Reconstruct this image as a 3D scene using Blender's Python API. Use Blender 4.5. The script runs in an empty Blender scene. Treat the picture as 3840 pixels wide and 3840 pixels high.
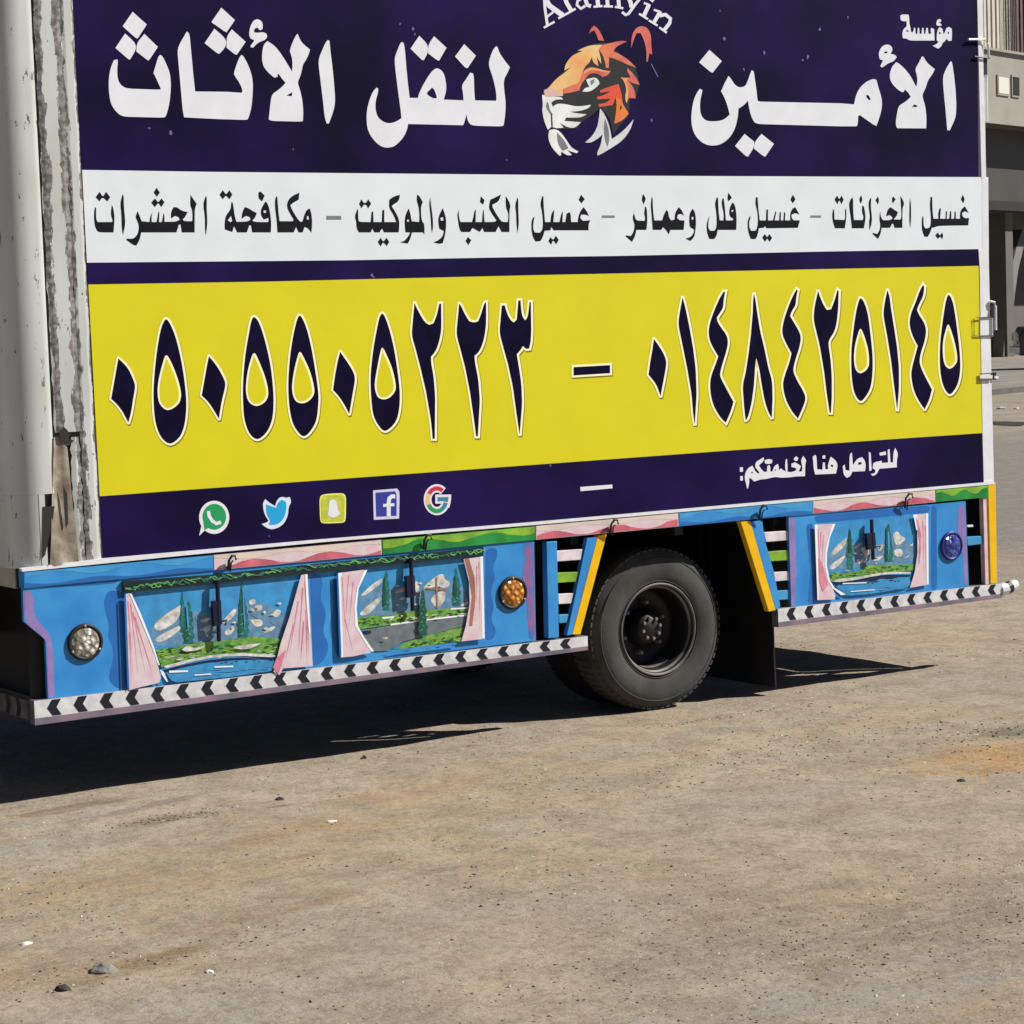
import bpy, bmesh, math, random
from mathutils import Vector, Matrix, noise
from mathutils.geometry import tessellate_polygon
random.seed(7)
# ------------------------------------------------------------------ camera, sky, sun, exposure
F = 8745.0 / 3840.0                       # focal length in picture widths
YAW, PITCH, ROLL = map(math.radians, (33.066, 4.4756, -2.0051))
CAM = Vector((0.0, -9.0572, 1.8955))
cy, sy, cp, sp = math.cos(YAW), math.sin(YAW), math.cos(PITCH), math.sin(PITCH)
FWD = Vector((sy*cp, cy*cp, -sp)); R0 = Vector((cy, -sy, 0)); U0 = R0.cross(FWD)
RT = R0*math.cos(ROLL) + U0*math.sin(ROLL); UP = U0*math.cos(ROLL) - R0*math.sin(ROLL)
S = bpy.context.scene
cam_data = bpy.data.cameras.new('camera'); cam = bpy.data.objects.new('camera', cam_data)
S.collection.objects.link(cam); S.camera = cam
cam_data.sensor_width = 36; cam_data.lens = 36*F; cam_data.clip_start = .1; cam_data.clip_end = 3000
m3 = Matrix((RT, UP, -FWD)).transposed()
cam.matrix_world = Matrix.Translation(CAM) @ m3.to_4x4()
W = bpy.data.worlds.new('World'); S.world = W; W.use_nodes = True
SUN_TRAVEL = Vector((-1.0, .56, -1.0)).normalized()
el = math.asin(-SUN_TRAVEL.z); az = math.atan2(-SUN_TRAVEL.x, -SUN_TRAVEL.y)
nt = W.node_tree; sk = nt.nodes.new('ShaderNodeTexSky'); sk.sky_type = 'NISHITA'; sk.sun_disc = False
sk.sun_elevation = el; sk.sun_rotation = az; sk.dust_density = .3; sk.air_density = .35
nt.links.new(sk.outputs[0], nt.nodes['Background'].inputs[0]); nt.nodes['Background'].inputs[1].default_value = .05
sd = bpy.data.lights.new('sun', 'SUN'); sd.energy = 5.0; sd.angle = math.radians(.5); sd.color = (1, .95, .87)
sun = bpy.data.objects.new('sun', sd); S.collection.objects.link(sun)
sun.rotation_euler = SUN_TRAVEL.to_track_quat('-Z', 'Y').to_euler()
S.view_settings.view_transform = 'Standard'; S.view_settings.look = 'None'; S.view_settings.gamma = 1
S.view_settings.use_curve_mapping = False; S.view_settings.exposure = .45
S.render.engine = 'CYCLES'; S.cycles.max_bounces = 4
# ------------------------------------------------------------------ helpers
def ray(px, py):
    return RT*((px-1920)/8745) + UP*(-(py-1920)/8745) + FWD
def P(px, py, Y=0.0):                     # point of the truck's side plane y = Y seen along a sight line
    d = ray(px, py); return CAM + d*((Y-CAM.y)/d.y)
def G(px, py, z=0.0):
    d = ray(px, py); return CAM + d*((z-CAM.z)/d.z)
def lin(c):
    return c/12.92 if c <= .04045 else ((c+.055)/1.055)**2.4
def rgb(r, g, b, k=1.0):
    return (lin(r/255)*k, lin(g/255)*k, lin(b/255)*k, 1)
MATS = {}
def mat(name, c, rough=.5, metal=0.0, var=.0, vscale=6.0, c2=None, bump=0.0, bscale=40.0, spec=.4, detail=6):
    if name in MATS: return MATS[name]
    m = bpy.data.materials.new(name); m.use_nodes = True; n = m.node_tree.nodes; l = m.node_tree.links
    b = n['Principled BSDF']; b.inputs['Roughness'].default_value = rough; b.inputs['Metallic'].default_value = metal
    b.inputs['Specular IOR Level'].default_value = spec; b.inputs['Base Color'].default_value = c
    tc = n.new('ShaderNodeTexCoord')
    if var > 0:
        nz = n.new('ShaderNodeTexNoise'); nz.inputs['Scale'].default_value = vscale; nz.inputs['Detail'].default_value = detail
        l.new(tc.outputs['Object'], nz.inputs['Vector'])
        rp = n.new('ShaderNodeValToRGB'); rp.color_ramp.elements[0].position = .35; rp.color_ramp.elements[1].position = .68
        k = 1-var; rp.color_ramp.elements[0].color = c2 if c2 else (c[0]*k, c[1]*k, c[2]*k, 1); rp.color_ramp.elements[1].color = c
        l.new(nz.outputs[0], rp.inputs[0]); l.new(rp.outputs[0], b.inputs['Base Color'])
    if bump > 0:
        bz = n.new('ShaderNodeTexNoise'); bz.inputs['Scale'].default_value = bscale; bz.inputs['Detail'].default_value = 5
        l.new(tc.outputs['Object'], bz.inputs['Vector']); bp = n.new('ShaderNodeBump')
        bp.inputs['Strength'].default_value = bump; bp.inputs['Distance'].default_value = .01
        l.new(bz.outputs[0], bp.inputs['Height']); l.new(bp.outputs[0], b.inputs['Normal'])
    MATS[name] = m; return m
ROUNDED = {'painted_snow', 'painted_mountain_grey', 'deep_blue_paint', 'lavender_paint', 'painted_river', 'painted_road', 'painted_bank_shadow', 'mauve_paint', 'light_green_paint', 'painted_leaf_highlight', 'painted_dark_fir', 'painted_cypress'}
class MB:                                 # collects shapes into ONE mesh
    def __init__(s): s.v = []; s.f = []; s.m = []; s.mats = []
    def mi(s, m):
        if m not in s.mats: s.mats.append(m)
        return s.mats.index(m)
    def add(s, vs, fs, m):
        b = len(s.v); s.v += [tuple(v) for v in vs]; k = s.mi(m)
        for f in fs: s.f.append([b+i for i in f]); s.m.append(k)
    def box(s, a, b, m, M=None):
        x0, y0, z0 = a; x1, y1, z1 = b
        vs = [Vector(p) for p in ((x0,y0,z0),(x1,y0,z0),(x1,y1,z0),(x0,y1,z0),(x0,y0,z1),(x1,y0,z1),(x1,y1,z1),(x0,y1,z1))]
        if M: vs = [M @ v for v in vs]
        s.add(vs, [(0,3,2,1),(4,5,6,7),(0,1,5,4),(1,2,6,5),(2,3,7,6),(3,0,4,7)], m); return s
    def tube(s, pts, r, m, n=8):
        pts = [Vector(p) for p in pts]; rings = []
        for i, p in enumerate(pts):
            d = (pts[min(i+1, len(pts)-1)] - pts[max(i-1, 0)]).normalized()
            a = d.orthogonal().normalized(); c = d.cross(a); rr = r[i] if isinstance(r, (list, tuple)) else r
            rings.append([p + (a*math.cos(2*math.pi*k/n) + c*math.sin(2*math.pi*k/n))*rr for k in range(n)])
        vs = [v for q in rings for v in q]; fs = []
        for i in range(len(pts)-1):
            for k in range(n): fs.append((i*n+k, i*n+(k+1) % n, (i+1)*n+(k+1) % n, (i+1)*n+k))
        fs.append(tuple(range(n))[::-1]); fs.append(tuple((len(pts)-1)*n+k for k in range(n)))
        s.add(vs, fs, m); return s
    def lathe(s, prof, c, m, n=48, axis='Y', close=False):   # prof: (radius, depth along axis)
        vs = []; fs = []
        for r, d in prof:
            for k in range(n):
                a = 2*math.pi*k/n
                p = (r*math.cos(a), d, r*math.sin(a)) if axis == 'Y' else ((d, r*math.cos(a), r*math.sin(a)) if axis == 'X' else (r*math.cos(a), r*math.sin(a), d))
                vs.append(Vector(c)+Vector(p))
        q = len(prof)
        for i in range(q if close else q-1):
            j = (i+1) % q
            for k in range(n): fs.append((i*n+k, i*n+(k+1) % n, j*n+(k+1) % n, j*n+k))
        s.add(vs, fs, m); return s
    def flat(s, px, Y, m, holes=()):
        if m.name in ROUNDED: px = soft(px, 118, 2)      # flat print on the side plane, outline given by sight lines
        loops = [[P(x, y, Y) for x, y in px]] + [[P(x, y, Y) for x, y in h] for h in holes]
        tri = tessellate_polygon(loops); vs = [v for q in loops for v in q]
        fs = []
        for t in tri:
            a, b, c = (vs[i] for i in t)
            fs.append(t if (b-a).cross(c-a).y < 0 else t[::-1])
        s.add(vs, fs, m); return s
    def slab(s, px, Y, th, m):            # the same outline with thickness th behind Y
        f0 = [P(x, y, Y) for x, y in px]; n = len(f0)
        vs = f0 + [Vector((v.x, Y+th, v.z)) for v in f0]
        tri = tessellate_polygon([f0]); fs = []
        for t in tri:
            a, b, c = (f0[i] for i in t); o = (b-a).cross(c-a).y < 0
            fs.append(tuple(t) if o else tuple(t)[::-1]); fs.append(tuple(i+n for i in (t[::-1] if o else t)))
        for i in range(n): fs.append((i, (i+1) % n, (i+1) % n+n, i+n))
        s.add(vs, fs, m); return s
    def build(s, name, parent=None, smooth=False, bevel=0):
        me = bpy.data.meshes.new(name); me.from_pydata(s.v, [], s.f)
        for q in s.mats: me.materials.append(q)
        me.polygons.foreach_set('material_index', s.m)
        if smooth: me.polygons.foreach_set('use_smooth', [True]*len(me.polygons))
        me.update(); o = bpy.data.objects.new(name, me); S.collection.objects.link(o)
        if parent: o.parent = parent
        if smooth == 'auto' or bevel:
            if bevel:
                bm = bmesh.new(); bm.from_mesh(me); bmesh.ops.remove_doubles(bm, verts=bm.verts, dist=1e-5)
                bmesh.ops.recalc_face_normals(bm, faces=bm.faces)
                es = [e for e in bm.edges if len(e.link_faces) == 2 and e.calc_face_angle(0) > .6]
                bmesh.ops.bevel(bm, geom=es, offset=bevel, segments=2, profile=.5, affect='EDGES'); bm.to_mesh(me); bm.free()
        return o
def empty(name, loc=(0, 0, 0)):
    o = bpy.data.objects.new(name, None); o.location = loc; S.collection.objects.link(o); return o
def tag(o, label=None, cat=None, group=None, kind=None):
    for k, v in (('label', label), ('category', cat), ('group', group), ('kind', kind)):
        if v: o[k] = v
    return o
def smooth_angle(o, a=35):
    for p in o.data.polygons: p.use_smooth = True
    bm = bmesh.new(); bm.from_mesh(o.data)
    for e in bm.edges:
        if len(e.link_faces) == 2: e.smooth = e.calc_face_angle(0) < math.radians(a)
    bm.to_mesh(o.data); bm.free()
def pts(s, ox, oy, k):
    return [(ox+float(a)/k, oy+float(b)/k) for a, b in (q.split(',') for q in s.split())]
def catmull(p, n=4):
    r = []; N = len(p)
    for i in range(N):
        a, b, c, d = p[i-1], p[i], p[(i+1) % N], p[(i+2) % N]
        for j in range(n):
            t = j/n; r.append(tuple(.5*(2*b[q]+(c[q]-a[q])*t+(2*a[q]-5*b[q]+4*c[q]-d[q])*t*t+(3*b[q]-a[q]-3*c[q]+d[q])*t**3) for q in (0, 1)))
    return r
def area(p): return sum(p[i-1][0]*p[i][1]-p[i][0]*p[i-1][1] for i in range(len(p)))
def grow(p, w):
    sgn = 1 if area(p) > 0 else -1; out = []; N = len(p)
    for i in range(N):
        a, b, c = Vector(p[i-1]), Vector(p[i]), Vector(p[(i+1) % N])
        d1 = (b-a).normalized(); d2 = (c-b).normalized()
        n1 = Vector((d1.y, -d1.x))*sgn; n2 = Vector((d2.y, -d2.x))*sgn; q = (n1+n2)
        if q.length < .2:
            out += [tuple(b+(n1+d1*.6)*w), tuple(b+(n2-d2*.6)*w)]; continue
        q.normalize(); k = q.dot(n1)
        if k < .55 and (d1.cross(d2))*sgn > 0:
            out += [tuple(b+(n1*.9+d1*.55)*w), tuple(b+(n2*.9-d2*.55)*w)]
        else: out.append(tuple(b+q*w/max(k, .6)))
    return out
def soft(p, ang=50, it=2):
    for _ in range(it):
        out = []; N = len(p)
        for i in range(N):
            a, b, c = Vector(p[i-1]), Vector(p[i]), Vector(p[(i+1) % N]); u = b-a; v = c-b
            if u.length < .5 or v.length < .5: out.append(p[i]); continue
            if 4 < math.degrees(abs(u.angle_signed(v))) < ang:
                out += [tuple(b-u*min(.25, 12/u.length)), tuple(b+v*min(.25, 12/v.length))]
            else: out.append(tuple(p[i]))
        p = out
    return p
LV = .0005                                # step between printed layers
def glyphs(mb, data, ox, oy, k, Y, m, dx=0, dy=0):
    for g in data.strip().split('\n'):
        L = [soft(pts(q, ox+dx, oy+dy, k)) for q in g.strip().split('|')]
        mb.flat(L[0], Y, m, L[1:])
def stroke(mb, p, w, Y, m):               # a painted line: one mitred ribbon
    p = [Vector(q) for q in p]; A = []; B = []
    for i in range(len(p)):
        d = (p[min(i+1, len(p)-1)]-p[max(i-1, 0)]).normalized(); n = Vector((-d.y, d.x))*w/2; A.append(p[i]+n); B.append(p[i]-n)
    vs = [P(q.x, q.y, Y) for q in A+B]; n = len(p); fs = [(i, i+1, n+i+1, n+i) for i in range(n-1)]
    if (vs[1]-vs[0]).cross(vs[n]-vs[0]).y > 0: fs = [f[::-1] for f in fs]
    mb.add(vs, fs, m)
# ------------------------------------------------------------------ materials
def nodes(m): return m.node_tree.nodes, m.node_tree.links
NAVY = mat('navy_vinyl', rgb(32, 19, 76), .55, var=.6, vscale=1.5, c2=rgb(14, 9, 40), detail=3, spec=.06)
NAVY2 = mat('navy_ink', rgb(17, 11, 48), .5, var=.5, vscale=9, spec=.06)
WHITE = mat('white_vinyl', rgb(224, 231, 238), .45, var=.06, vscale=5)
LETTER = mat('white_letter_vinyl', rgb(226, 230, 238), .45, var=.07, vscale=9)
BLACKT = mat('black_ink', rgb(22, 23, 30), .5, var=.3, vscale=30, spec=.12)
GREYT = mat('grey_ink', rgb(120, 124, 130), .5)
YEL = mat('yellow_vinyl', rgb(216, 207, 8), .45, var=.06, vscale=3.5)
CREAM = mat('cream_outline_ink', rgb(250, 246, 205), .5)
OLIVE = mat('olive_print_shadow', rgb(120, 112, 12), .5)
PAINTW = mat('white_trim_paint', rgb(228, 230, 236), .35, var=.1, vscale=12, bump=.1, bscale=30)
BLUE = mat('blue_body_paint', rgb(64, 150, 214), .42, var=.22, vscale=5, c2=rgb(48, 130, 202), spec=.3, bump=.12, bscale=14)
DBLUE = mat('deep_blue_paint', rgb(34, 108, 188), .45, var=.2, vscale=7)
LBLUE = mat('light_blue_paint', rgb(70, 160, 215), .4, var=.2, vscale=8)
LAV = mat('lavender_paint', rgb(150, 130, 195), .4, var=.3, vscale=9)
PINK = mat('pink_paint', rgb(214, 204, 210), .45, var=.45, vscale=20, c2=rgb(214, 182, 194))
RED = mat('rose_red_paint', rgb(216, 108, 128), .4, var=.4, vscale=12)
GREEN = mat('green_paint', rgb(40, 150, 66), .4, var=.4, vscale=9)
LGREEN = mat('light_green_paint', rgb(140, 190, 60), .4, var=.4, vscale=14)
GRASS = mat('painted_grass', rgb(130, 172, 70), .5, var=.5, vscale=41, c2=rgb(70, 130, 62))
SKYP = mat('painted_sky', rgb(62, 152, 214), .45, var=.25, vscale=19)
FIR = mat('painted_dark_fir', rgb(22, 88, 70), .5, var=.4, vscale=40)
TEAL = mat('painted_cypress', rgb(28, 120, 118), .5, var=.5, vscale=48)
ROCK = mat('painted_mountain_grey', rgb(104, 150, 186), .5, var=.35, vscale=28)
SNOW = mat('painted_snow', rgb(225, 226, 222), .5, var=.5, vscale=38)
ROAD = mat('painted_road', rgb(112, 124, 130), .5, var=.3, vscale=30)
YPAINT = mat('yellow_stripe_paint', rgb(240, 190, 12), .4, var=.12, vscale=12)
TAPEW = mat('chevron_tape_white', rgb(220, 220, 224), .35, var=.25, vscale=22)
TAPEB = mat('chevron_tape_black', rgb(24, 30, 40), .4, var=.3, vscale=40)
RAILG = mat('rail_worn_paint', rgb(150, 122, 140), .5, var=.6, vscale=6, c2=rgb(95, 100, 112))
DARK = mat('black_chassis_paint', (.012, .012, .013, 1), .6, var=.4, vscale=8)
IRON = mat('dark_bracket_iron', (.03, .03, .04, 1), .45, .4)
LATCH = mat('navy_latch_paint', rgb(14, 20, 54), .4, var=.3, vscale=20)
STEEL = mat('galvanised_steel', rgb(170, 174, 176), .4, .7, var=.3, vscale=20)
TYRE = mat('dusty_tyre_rubber', (.075, .077, .073, 1), .85, var=.45, vscale=5, bump=.15, bscale=45, spec=.2)
RIM = mat('black_rim_paint', (.009, .009, .010, 1), .55, var=.5, vscale=9)
DUSTM = mat('dust_on_rim', (.2, .19, .17, 1), .9, var=.7, vscale=20, c2=(.03, .03, .03, 1))
LIPM = mat('worn_rim_lip', (.20, .195, .18, 1), .6, var=.6, vscale=7, c2=(.06, .06, .058, 1))
NUT = mat('wheel_nut_steel', (.19, .185, .175, 1), .5, .3)
BODYW = mat('off_white_body_paint', rgb(205, 212, 212), .42, var=.12, vscale=3)
BEIGE = mat('rusty_beige_sheet', rgb(172, 164, 150), .6, var=.4, vscale=14, c2=rgb(120, 106, 94), bump=.4, bscale=22)
def peel_material():
    m = bpy.data.materials.new('peeling_white_paint'); m.use_nodes = True; n, l = nodes(m); b = n['Principled BSDF']
    tc = n.new('ShaderNodeTexCoord'); mp = n.new('ShaderNodeMapping'); mp.inputs['Scale'].default_value = (1, 1, .3); mp2 = n.new('ShaderNodeMapping'); mp2.inputs['Scale'].default_value = (1, 1, .5); l.new(tc.outputs['Object'], mp2.inputs[0])
    l.new(tc.outputs['Object'], mp.inputs[0])
    n1 = n.new('ShaderNodeTexNoise'); n1.inputs['Scale'].default_value = 34; n1.inputs['Detail'].default_value = 8; n1.inputs['Roughness'].default_value = .7; l.new(mp.outputs[0], n1.inputs[0])
    sp = n.new('ShaderNodeSeparateXYZ'); l.new(tc.outputs['Object'], sp.inputs[0])
    # bare metal shows along the two folded ridges (object x) and in sparse chips
    wn = n.new('ShaderNodeTexNoise'); wn.inputs['Scale'].default_value = 11; wn.inputs['Detail'].default_value = 10; wn.inputs['Roughness'].default_value = .7; l.new(mp2.outputs[0], wn.inputs[0])
    wx = n.new('ShaderNodeMath'); wx.operation = 'MULTIPLY_ADD'; wx.inputs[1].default_value = .085; l.new(wn.outputs[0], wx.inputs[0]); ws = n.new('ShaderNodeMath'); ws.operation = 'SUBTRACT'; ws.inputs[1].default_value = .0425; l.new(sp.outputs[0], ws.inputs[0]); l.new(ws.outputs[0], wx.inputs[2])
    tot = None
    for xc, wd in ((PX1, .016), (PX2, .020), (PX3, .007)):
        s1 = n.new('ShaderNodeMath'); s1.operation = 'SUBTRACT'; s1.inputs[1].default_value = xc+.022; zz = n.new('ShaderNodeMath'); zz.operation = 'MULTIPLY_ADD'; zz.inputs[1].default_value = .0065; l.new(sp.outputs[2], zz.inputs[0]); l.new(wx.outputs[0], zz.inputs[2]); l.new(zz.outputs[0], s1.inputs[0])
        s2 = n.new('ShaderNodeMath'); s2.operation = 'ABSOLUTE'; l.new(s1.outputs[0], s2.inputs[0])
        mr = n.new('ShaderNodeMapRange'); mr.inputs[1].default_value = 0; mr.inputs[2].default_value = wd*1.6; mr.inputs[3].default_value = .42; mr.inputs[4].default_value = 0
        l.new(s2.outputs[0], mr.inputs[0])
        if tot is None: tot = mr.outputs[0]
        else:
            a = n.new('ShaderNodeMath'); a.operation = 'MAXIMUM'; l.new(tot, a.inputs[0]); l.new(mr.outputs[0], a.inputs[1]); tot = a.outputs[0]
    ad = n.new('ShaderNodeMath'); ad.operation = 'ADD'; l.new(n1.outputs[0], ad.inputs[0]); l.new(tot, ad.inputs[1])
    rp = n.new('ShaderNodeValToRGB'); e = rp.color_ramp.elements; e[0].position = .628; e[0].color = (0, 0, 0, 1); e[1].position = .640; e[1].color = (1, 1, 1, 1)
    l.new(ad.outputs[0], rp.inputs[0])
    n2 = n.new('ShaderNodeTexNoise'); n2.inputs['Scale'].default_value = 45; n2.inputs['Detail'].default_value = 5; l.new(tc.outputs['Object'], n2.inputs[0])
    r2 = n.new('ShaderNodeValToRGB'); r2.color_ramp.elements[0].color = rgb(84, 84, 84); r2.color_ramp.elements[1].color = rgb(144, 140, 136); r2.color_ramp.elements[0].position = .4; r2.color_ramp.elements[1].position = .65
    l.new(n2.outputs[0], r2.inputs[0])
    n3 = n.new('ShaderNodeTexNoise'); n3.inputs['Scale'].default_value = 5; n3.inputs['Detail'].default_value = 4; l.new(mp.outputs[0], n3.inputs[0])
    r3 = n.new('ShaderNodeValToRGB'); r3.color_ramp.elements[0].color = rgb(182, 186, 182); r3.color_ramp.elements[1].color = rgb(213, 220, 222); r3.color_ramp.elements[0].position = .35
    l.new(n3.outputs[0], r3.inputs[0])
    mx = n.new('ShaderNodeMix'); mx.data_type = 'RGBA'; l.new(rp.outputs[0], mx.inputs[0]); l.new(r3.outputs[0], mx.inputs[6]); l.new(r2.outputs[0], mx.inputs[7])
    l.new(mx.outputs[2], b.inputs['Base Color']); b.inputs['Roughness'].default_value = .5
    bp = n.new('ShaderNodeBump'); bp.invert = True; bp.inputs['Strength'].default_value = .6; bp.inputs['Distance'].default_value = .004
    l.new(rp.outputs[0], bp.inputs['Height']); l.new(bp.outputs[0], b.inputs['Normal'])
    return m
PX1, PX2, PX3 = P(126, 0).x+.004, P(208, 0).x, P(270, 0).x
PEEL = peel_material()
# ------------------------------------------------------------------ ground
def ground_material():
    m = bpy.data.materials.new('packed_dirt'); m.use_nodes = True; n, l = nodes(m); b = n['Principled BSDF']
    b.inputs['Roughness'].default_value = .95; b.inputs['Specular IOR Level'].default_value = .15
    tc = n.new('ShaderNodeTexCoord'); co = tc.outputs['Object']
    def nz(sc, de=6, ro=.55, vec=None):
        q = n.new('ShaderNodeTexNoise'); q.inputs['Scale'].default_value = sc; q.inputs['Detail'].default_value = de; q.inputs['Roughness'].default_value = ro
        l.new(vec or co, q.inputs[0]); return q.outputs[0]
    def ramp(v, a, ca, bb, cb):
        r = n.new('ShaderNodeValToRGB'); r.color_ramp.elements[0].position = a; r.color_ramp.elements[1].position = bb
        r.color_ramp.elements[0].color = ca; r.color_ramp.elements[1].color = cb; l.new(v, r.inputs[0]); return r.outputs[0]
    def mix(f, a, c, mode='MIX'):
        q = n.new('ShaderNodeMix'); q.data_type = 'RGBA'; q.blend_type = mode
        if isinstance(f, float): q.inputs[0].default_value = f
        else: l.new(f, q.inputs[0])
        for s, v in ((6, a), (7, c)):
            if isinstance(v, tuple): q.inputs[s].default_value = v
            else: l.new(v, q.inputs[s])
        return q.outputs[2]
    BK = (0, 0, 0, 1); WH = (1, 1, 1, 1)
    base = ramp(nz(.9, 7), .38, (.315, .268, .216, 1), .64, (.380, .318, .244, 1))
    base = mix(ramp(nz(.55, 5), .50, BK, .66, WH), base, (.36, .28, .185, 1))         # warm sandy patches
    st = n.new('ShaderNodeMapping'); st.inputs['Scale'].default_value = (.25, 1.5, 1); st.inputs['Rotation'].default_value = (0, 0, .35); l.new(co, st.inputs[0])
    base = mix(ramp(nz(1.6, 6, .6, st.outputs[0]), .50, BK, .68, (.75, .75, .75, 1)), base, (.305, .278, .242, 1))  # grey worn streaks
    def blob(x, y, rx, ry, rot, c, base, edge=.5, amt=.9):
        mp = n.new('ShaderNodeMapping'); mp.vector_type = 'TEXTURE'; mp.inputs['Location'].default_value = (x, y, 0); mp.inputs['Rotation'].default_value = (0, 0, rot); mp.inputs['Scale'].default_value = (rx, ry, 1)
        l.new(co, mp.inputs[0]); ln = n.new('ShaderNodeVectorMath'); ln.operation = 'LENGTH'
        sx = n.new('ShaderNodeSeparateXYZ'); l.new(mp.outputs[0], sx.inputs[0]); cx = n.new('ShaderNodeCombineXYZ'); l.new(sx.outputs[0], cx.inputs[0]); l.new(sx.outputs[1], cx.inputs[1])
        l.new(cx.outputs[0], ln.inputs[0]); ad = n.new('ShaderNodeMath'); ad.operation = 'ADD'; l.new(ln.outputs['Value'], ad.inputs[0])
        sc = n.new('ShaderNodeMath'); sc.operation = 'MULTIPLY_ADD'; sc.inputs[1].default_value = 2.2; sc.inputs[2].default_value = -1.1; l.new(nz(5, 6, .65), sc.inputs[0]); l.new(sc.outputs[0], ad.inputs[1])
        f = ramp(ad.outputs[0], 1-edge, (amt,)*3+(1,), 1+edge*.4, BK)
        return mix(f, base, c)
    for px, py, rx, ry, rot, c, ed, am in (
        (900, 3230, 1.5, .75, .15, (.345, .262, .150, 1), .9, .75), (300, 3330, .5, .3, .1, (.36, .27, .15, 1), .8, .6), (1500, 3000, 1.2, .5, .1, (.33, .26, .16, 1), .9, .6),
        (620, 3075, .28, .09, .1, (.15, .11, .07, 1), .7, .8), (1000, 3140, .35, .10, .2, (.26, .165, .10, 1), .8, .7), (1150, 3210, .14, .05, .1, (.20, .10, .06, 1), .7, .8), (480, 3290, .3, .07, .2, (.40, .29, .16, 1), .8, .7),
        (740, 3480, .5, .12, .3, (.22, .165, .11, 1), .9, .7), (560, 3600, .4, .08, .4, (.17, .12, .07, 1), .8, .8), (1180, 3380, .5, .08, .2, (.27, .18, .11, 1), .8, .6), (1700, 3250, .3, .12, .1, (.24, .19, .14, 1), .9, .6), (950, 3380, .4, .1, .3, (.29, .24, .17, 1), .8, .6),
        (3700, 2830, .8, .4, .2, (.36, .27, .15, 1), .9, .6), (3250, 2700, 1.0, .3, .3, (.33, .26, .17, 1), .9, .5),
        (3720, 2840, .55, .35, .3, (0.403, 0.232, 0.085, 1), .7, .8), (3800, 2740, .30, .18, .2, (0.078, 0.078, 0.070, 1), .8, .7), (1550, 2965, .5, .22, .1, (0.372, 0.240, 0.132, 1), .9, .6),
        (270, 3028, .26, .075, .1, (0.186, 0.132, 0.096, 1), .3, .8), (560, 3020, .40, .05, .25, (0.194, 0.163, 0.132, 1), .5, .7), (640, 3070, .18, .06, .1, (0.155, 0.132, 0.093, 1), .6, .7),
        (430, 3640, .35, .12, .3, (0.240, 0.155, 0.085, 1), .8, .6), (60, 3650, .3, .25, 0, (0.310, 0.217, 0.116, 1), .8, .7), (1040, 3020, .09, .035, 0, (0.171, 0.116, 0.078, 1), .6, .8),
        (2750, 3500, .9, .35, .35, (0.209, 0.178, 0.143, 1), .9, .7), (3500, 3480, .8, .4, .3, (0.194, 0.163, 0.132, 1), .9, .7), (3200, 3760, 1.0, .35, .2, (0.271, 0.256, 0.232, 1), .7, .8),
        (2350, 2920, .4, .18, .2, (0.194, 0.171, 0.143, 1), .9, .6), (3300, 2830, .7, .2, .2, (0.240, 0.202, 0.155, 1), .9, .6), (1200, 3100, .4, .3, .2, (0.357, 0.248, 0.147, 1), .9, .5),
        (900, 3800, .9, .3, .1, (0.295, 0.279, 0.240, 1), .8, .7), (100, 3180, .6, .3, .1, (0.279, 0.267, 0.240, 1), .8, .7)):
        g = G(px, py); base = blob(g.x, g.y, rx, ry, rot, c, base, ed, am)
    # asphalt of the street beyond the yard
    sp = n.new('ShaderNodeSeparateXYZ'); l.new(co, sp.inputs[0])
    ad = n.new('ShaderNodeMath'); ad.operation = 'ADD'; l.new(sp.outputs[0], ad.inputs[0]); k = n.new('ShaderNodeMath'); k.operation = 'MULTIPLY'; k.inputs[1].default_value = 4; l.new(nz(.5, 4), k.inputs[0]); l.new(k.outputs[0], ad.inputs[1])
    mr = n.new('ShaderNodeMapRange'); mr.inputs[1].default_value = 13.0; mr.inputs[2].default_value = 16.5; l.new(ad.outputs[0], mr.inputs[0])
    base = mix(mr.outputs[0], base, ramp(nz(3, 6), .3, (.175, .172, .165, 1), .7, (.215, .210, .198, 1)))
    mr2 = n.new('ShaderNodeMapRange'); mr2.inputs[1].default_value = 26.0; mr2.inputs[2].default_value = 29.0; l.new(ad.outputs[0], mr2.inputs[0])
    base = mix(mr2.outputs[0], base, ramp(nz(.8, 6), .4, (.24, .21, .175, 1), .6, (.33, .30, .255, 1)))
    base = mix(ramp(nz(4.5, 8, .7), .36, (.62, .62, .62, 1), .56, BK), base, (.19, .148, .108, 1))
    base = mix(ramp(nz(14, 8, .72, st.outputs[0]), .50, BK, .68, (.6, .6, .6, 1)), base, (.36, .32, .26, 1))
    base = mix(ramp(nz(22, 6, .7), .34, (.6, .6, .6, 1), .50, BK), base, (.17, .14, .105, 1))
    # grit
    base = mix(ramp(nz(38, 3, .6), .63, BK, .76, (.6, .6, .6, 1)), base, (.16, .135, .105, 1))
    base = mix(ramp(nz(120, 2, .5), .64, BK, .74, (.6, .6, .6, 1)), base, (.12, .10, .085, 1))
    base = mix(ramp(nz(75, 2, .5), .30, (.55, .55, .55, 1), .38, BK), base, (.42, .38, .32, 1))
    l.new(base, b.inputs['Base Color'])
    h = n.new('ShaderNodeMath'); h.operation = 'ADD'; l.new(nz(30, 8, .7), h.inputs[0]); l.new(nz(7, 5), h.inputs[1])
    bp = n.new('ShaderNodeBump'); bp.inputs['Strength'].default_value = .7; bp.inputs['Distance'].default_value = .014; l.new(h.outputs[0], bp.inputs['Height']); l.new(bp.outputs[0], b.inputs['Normal'])
    return m
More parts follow.
